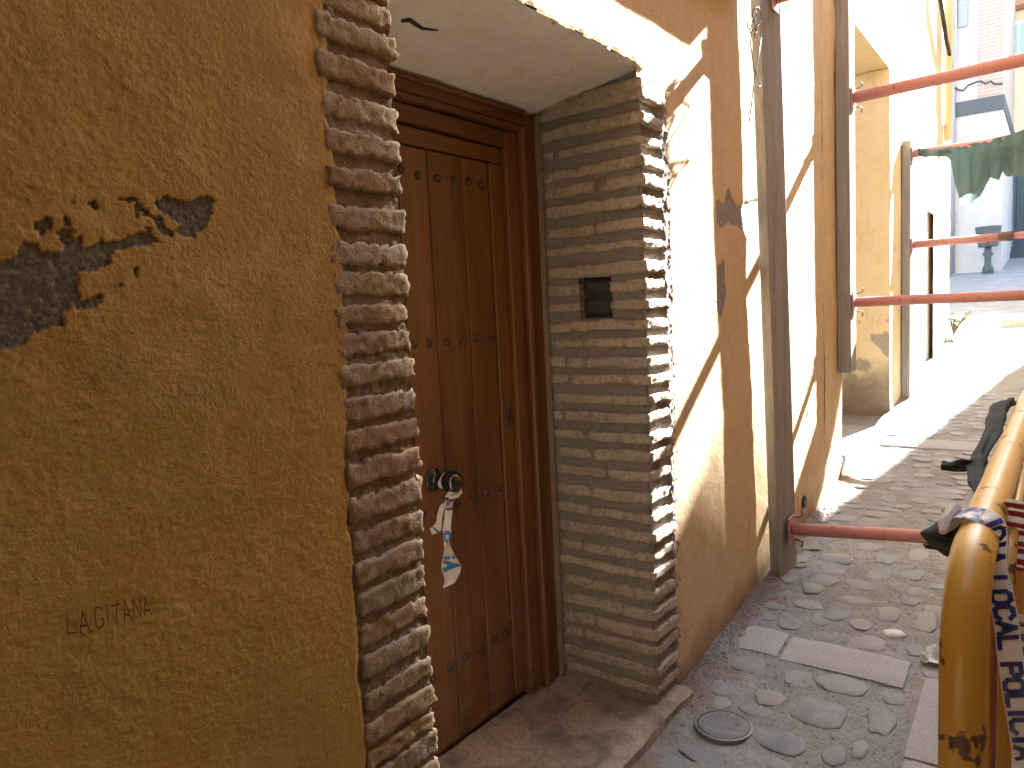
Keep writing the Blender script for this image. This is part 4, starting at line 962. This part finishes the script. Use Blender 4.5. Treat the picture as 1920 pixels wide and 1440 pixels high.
zt_ = on_x(1900, 20, XW)[2]; o = MB().box(XW - .45, XW + 5, -4, 1.6, zt_, zt_ + .22).build("roof", M['rooftile'], sh)
MB().box(XW - .05, XW, on_x(1905, 400, XW)[1], on_x(1884, 400, XW)[1], zW - .1, on_x(1890, 325, XW)[2]).build("door", M['bluedoor'], sh)
MB().box(XW - .3, XW + .0, -2.2, on_x(1906, 400, XW)[1] - .01, zW - .1, on_x(1890, 325, XW)[2] + .2).build("door_pillar", M['planter'], sh)
for k in range(3): MB().box(XW - .4 - .35*(3-k), XW - .06, -2, 1.35, zW - .4, zW - .05 + .12*k - .001*k).build("step", M['planter'], sh)
P = on_g(1897, 607); o = MB().box(P[0] - .1, P[0] + .12, P[1] - .4, P[1] + .12, P[2] - .05, P[2] + .07).build("kerb_stone", M['granite']); bevel(o, .015, 2)
tag(o, "loose grey kerb stone lying on the sunlit paving under the middle prop", "kerb stone")
# weeds
P = on_g(1766, 548); wd = thing("wall_weed", "small tuft of weeds growing at the far corner of the cream house", "plant", (11.3, 1.08, float(gz(11.3))))
lf = MB(); stb = MB(); c0 = np.array([11.3, 1.08, float(gz(11.3))])
for k in range(34):
    a = random.random()*6.28; L_ = random.uniform(.15, .42); tip = c0 + np.array([math.cos(a)*L_*.5, math.sin(a)*L_*.4 - .05, L_*.8]); mid = (c0 + tip)/2 + np.array([0, 0, .06])
    stb.tube([c0, mid, tip], .004, 4)
    for q in range(3):
        p = mid + (tip - mid)*(q/2.0); e1 = np.array([random.uniform(-1, 1), random.uniform(-1, 1), random.uniform(-.2, .8)])*.05; e2 = np.array([random.uniform(-1, 1), random.uniform(-1, 1), random.uniform(-.5, .5)])*.02
        lf.add([p, p + e1*.5 + e2, p + e1, p + e1*.5 - e2], [(0, 1, 2, 3)])
stb.build("stem", M['stem'], wd); lf.build("leaf", M['leaf'], wd).__setitem__("kind", "stuff")

# ------------------------------------------------------------------ houses on the right of the alley and behind (out of frame; they shade the alley)
K = (W + 1.0) / -SUN[1]
def opp(x, z): return (W * 0 + x + K, z + .66 * K)
oh = thing("opposite_house", "unseen rendered houses right of the alley, rooflines shaped for its shade", "house", (6, -1.5, 0))
for q, (xa, xb, zh, mm) in enumerate(((-6, 1.3, 7.5, 'mortar'), (1.302, 4.0, 6.4, 'ochre'), (4.002, 6.5, 4.2, 'cream'), (6.502, 9.5, 5.7, 'cream'), (9.502, 12.3, 7.5, 'cream'), (12.302, 13.4, 8.6, 'cream'))):  # heights set to block sun and sky; nearest wall darkened to dim the left
    MB().box(xa, xb, -2.6, -1.0, -.3, zh).build("house_wall", M[mm], oh)
pr = [(1.35, 6.0), (1.45, 6.0), (1.5, .45), (2.3, .52), (2.55, .64), (2.98, .95), (3.3, .8), (3.7, .5), (4.2, .12), (4.25, -10)]  # unseen wall, outline shaped to throw the shade edge onto the ochre wall
pts = [opp(-.2, 6.0)] + [opp(a, b) for a, b in pr[1:-1]]; xe = opp(4.25, 0)[0]
pol = [(13.41, -.3)] + [(13.41, pts[0][1])] + [(max(13.42, p[0]), p[1]) for p in pts[1:]] + [(xe, pts[-1][1] - .03), (xe, -.3)]
n = len(pol); V = [(x, -1.0, z_) for x, z_ in pol] + [(x, -1.25, z_) for x, z_ in pol]
mk("shade_profile_wall", V, [tuple(range(n)), tuple(range(2*n-1, n-1, -1))] + [((i+1) % n, i, n+i, n+(i+1) % n) for i in range(n)], M['cream'], oh)
bk = thing("rear_house", "plain rendered house closing the alley behind the viewer", "house", (-5, 0, 0))
MB().box(-6.5, -3.05, -.99, W + .9, -.3, 7).build("wall", M['ochre'], bk)

MB().box(-3.04, .6, -.99, W - .02, 2.75, 3.0).build("shade_slab", M['darktimber'], bk)  # unseen slab added over the viewpoint to darken the near walls
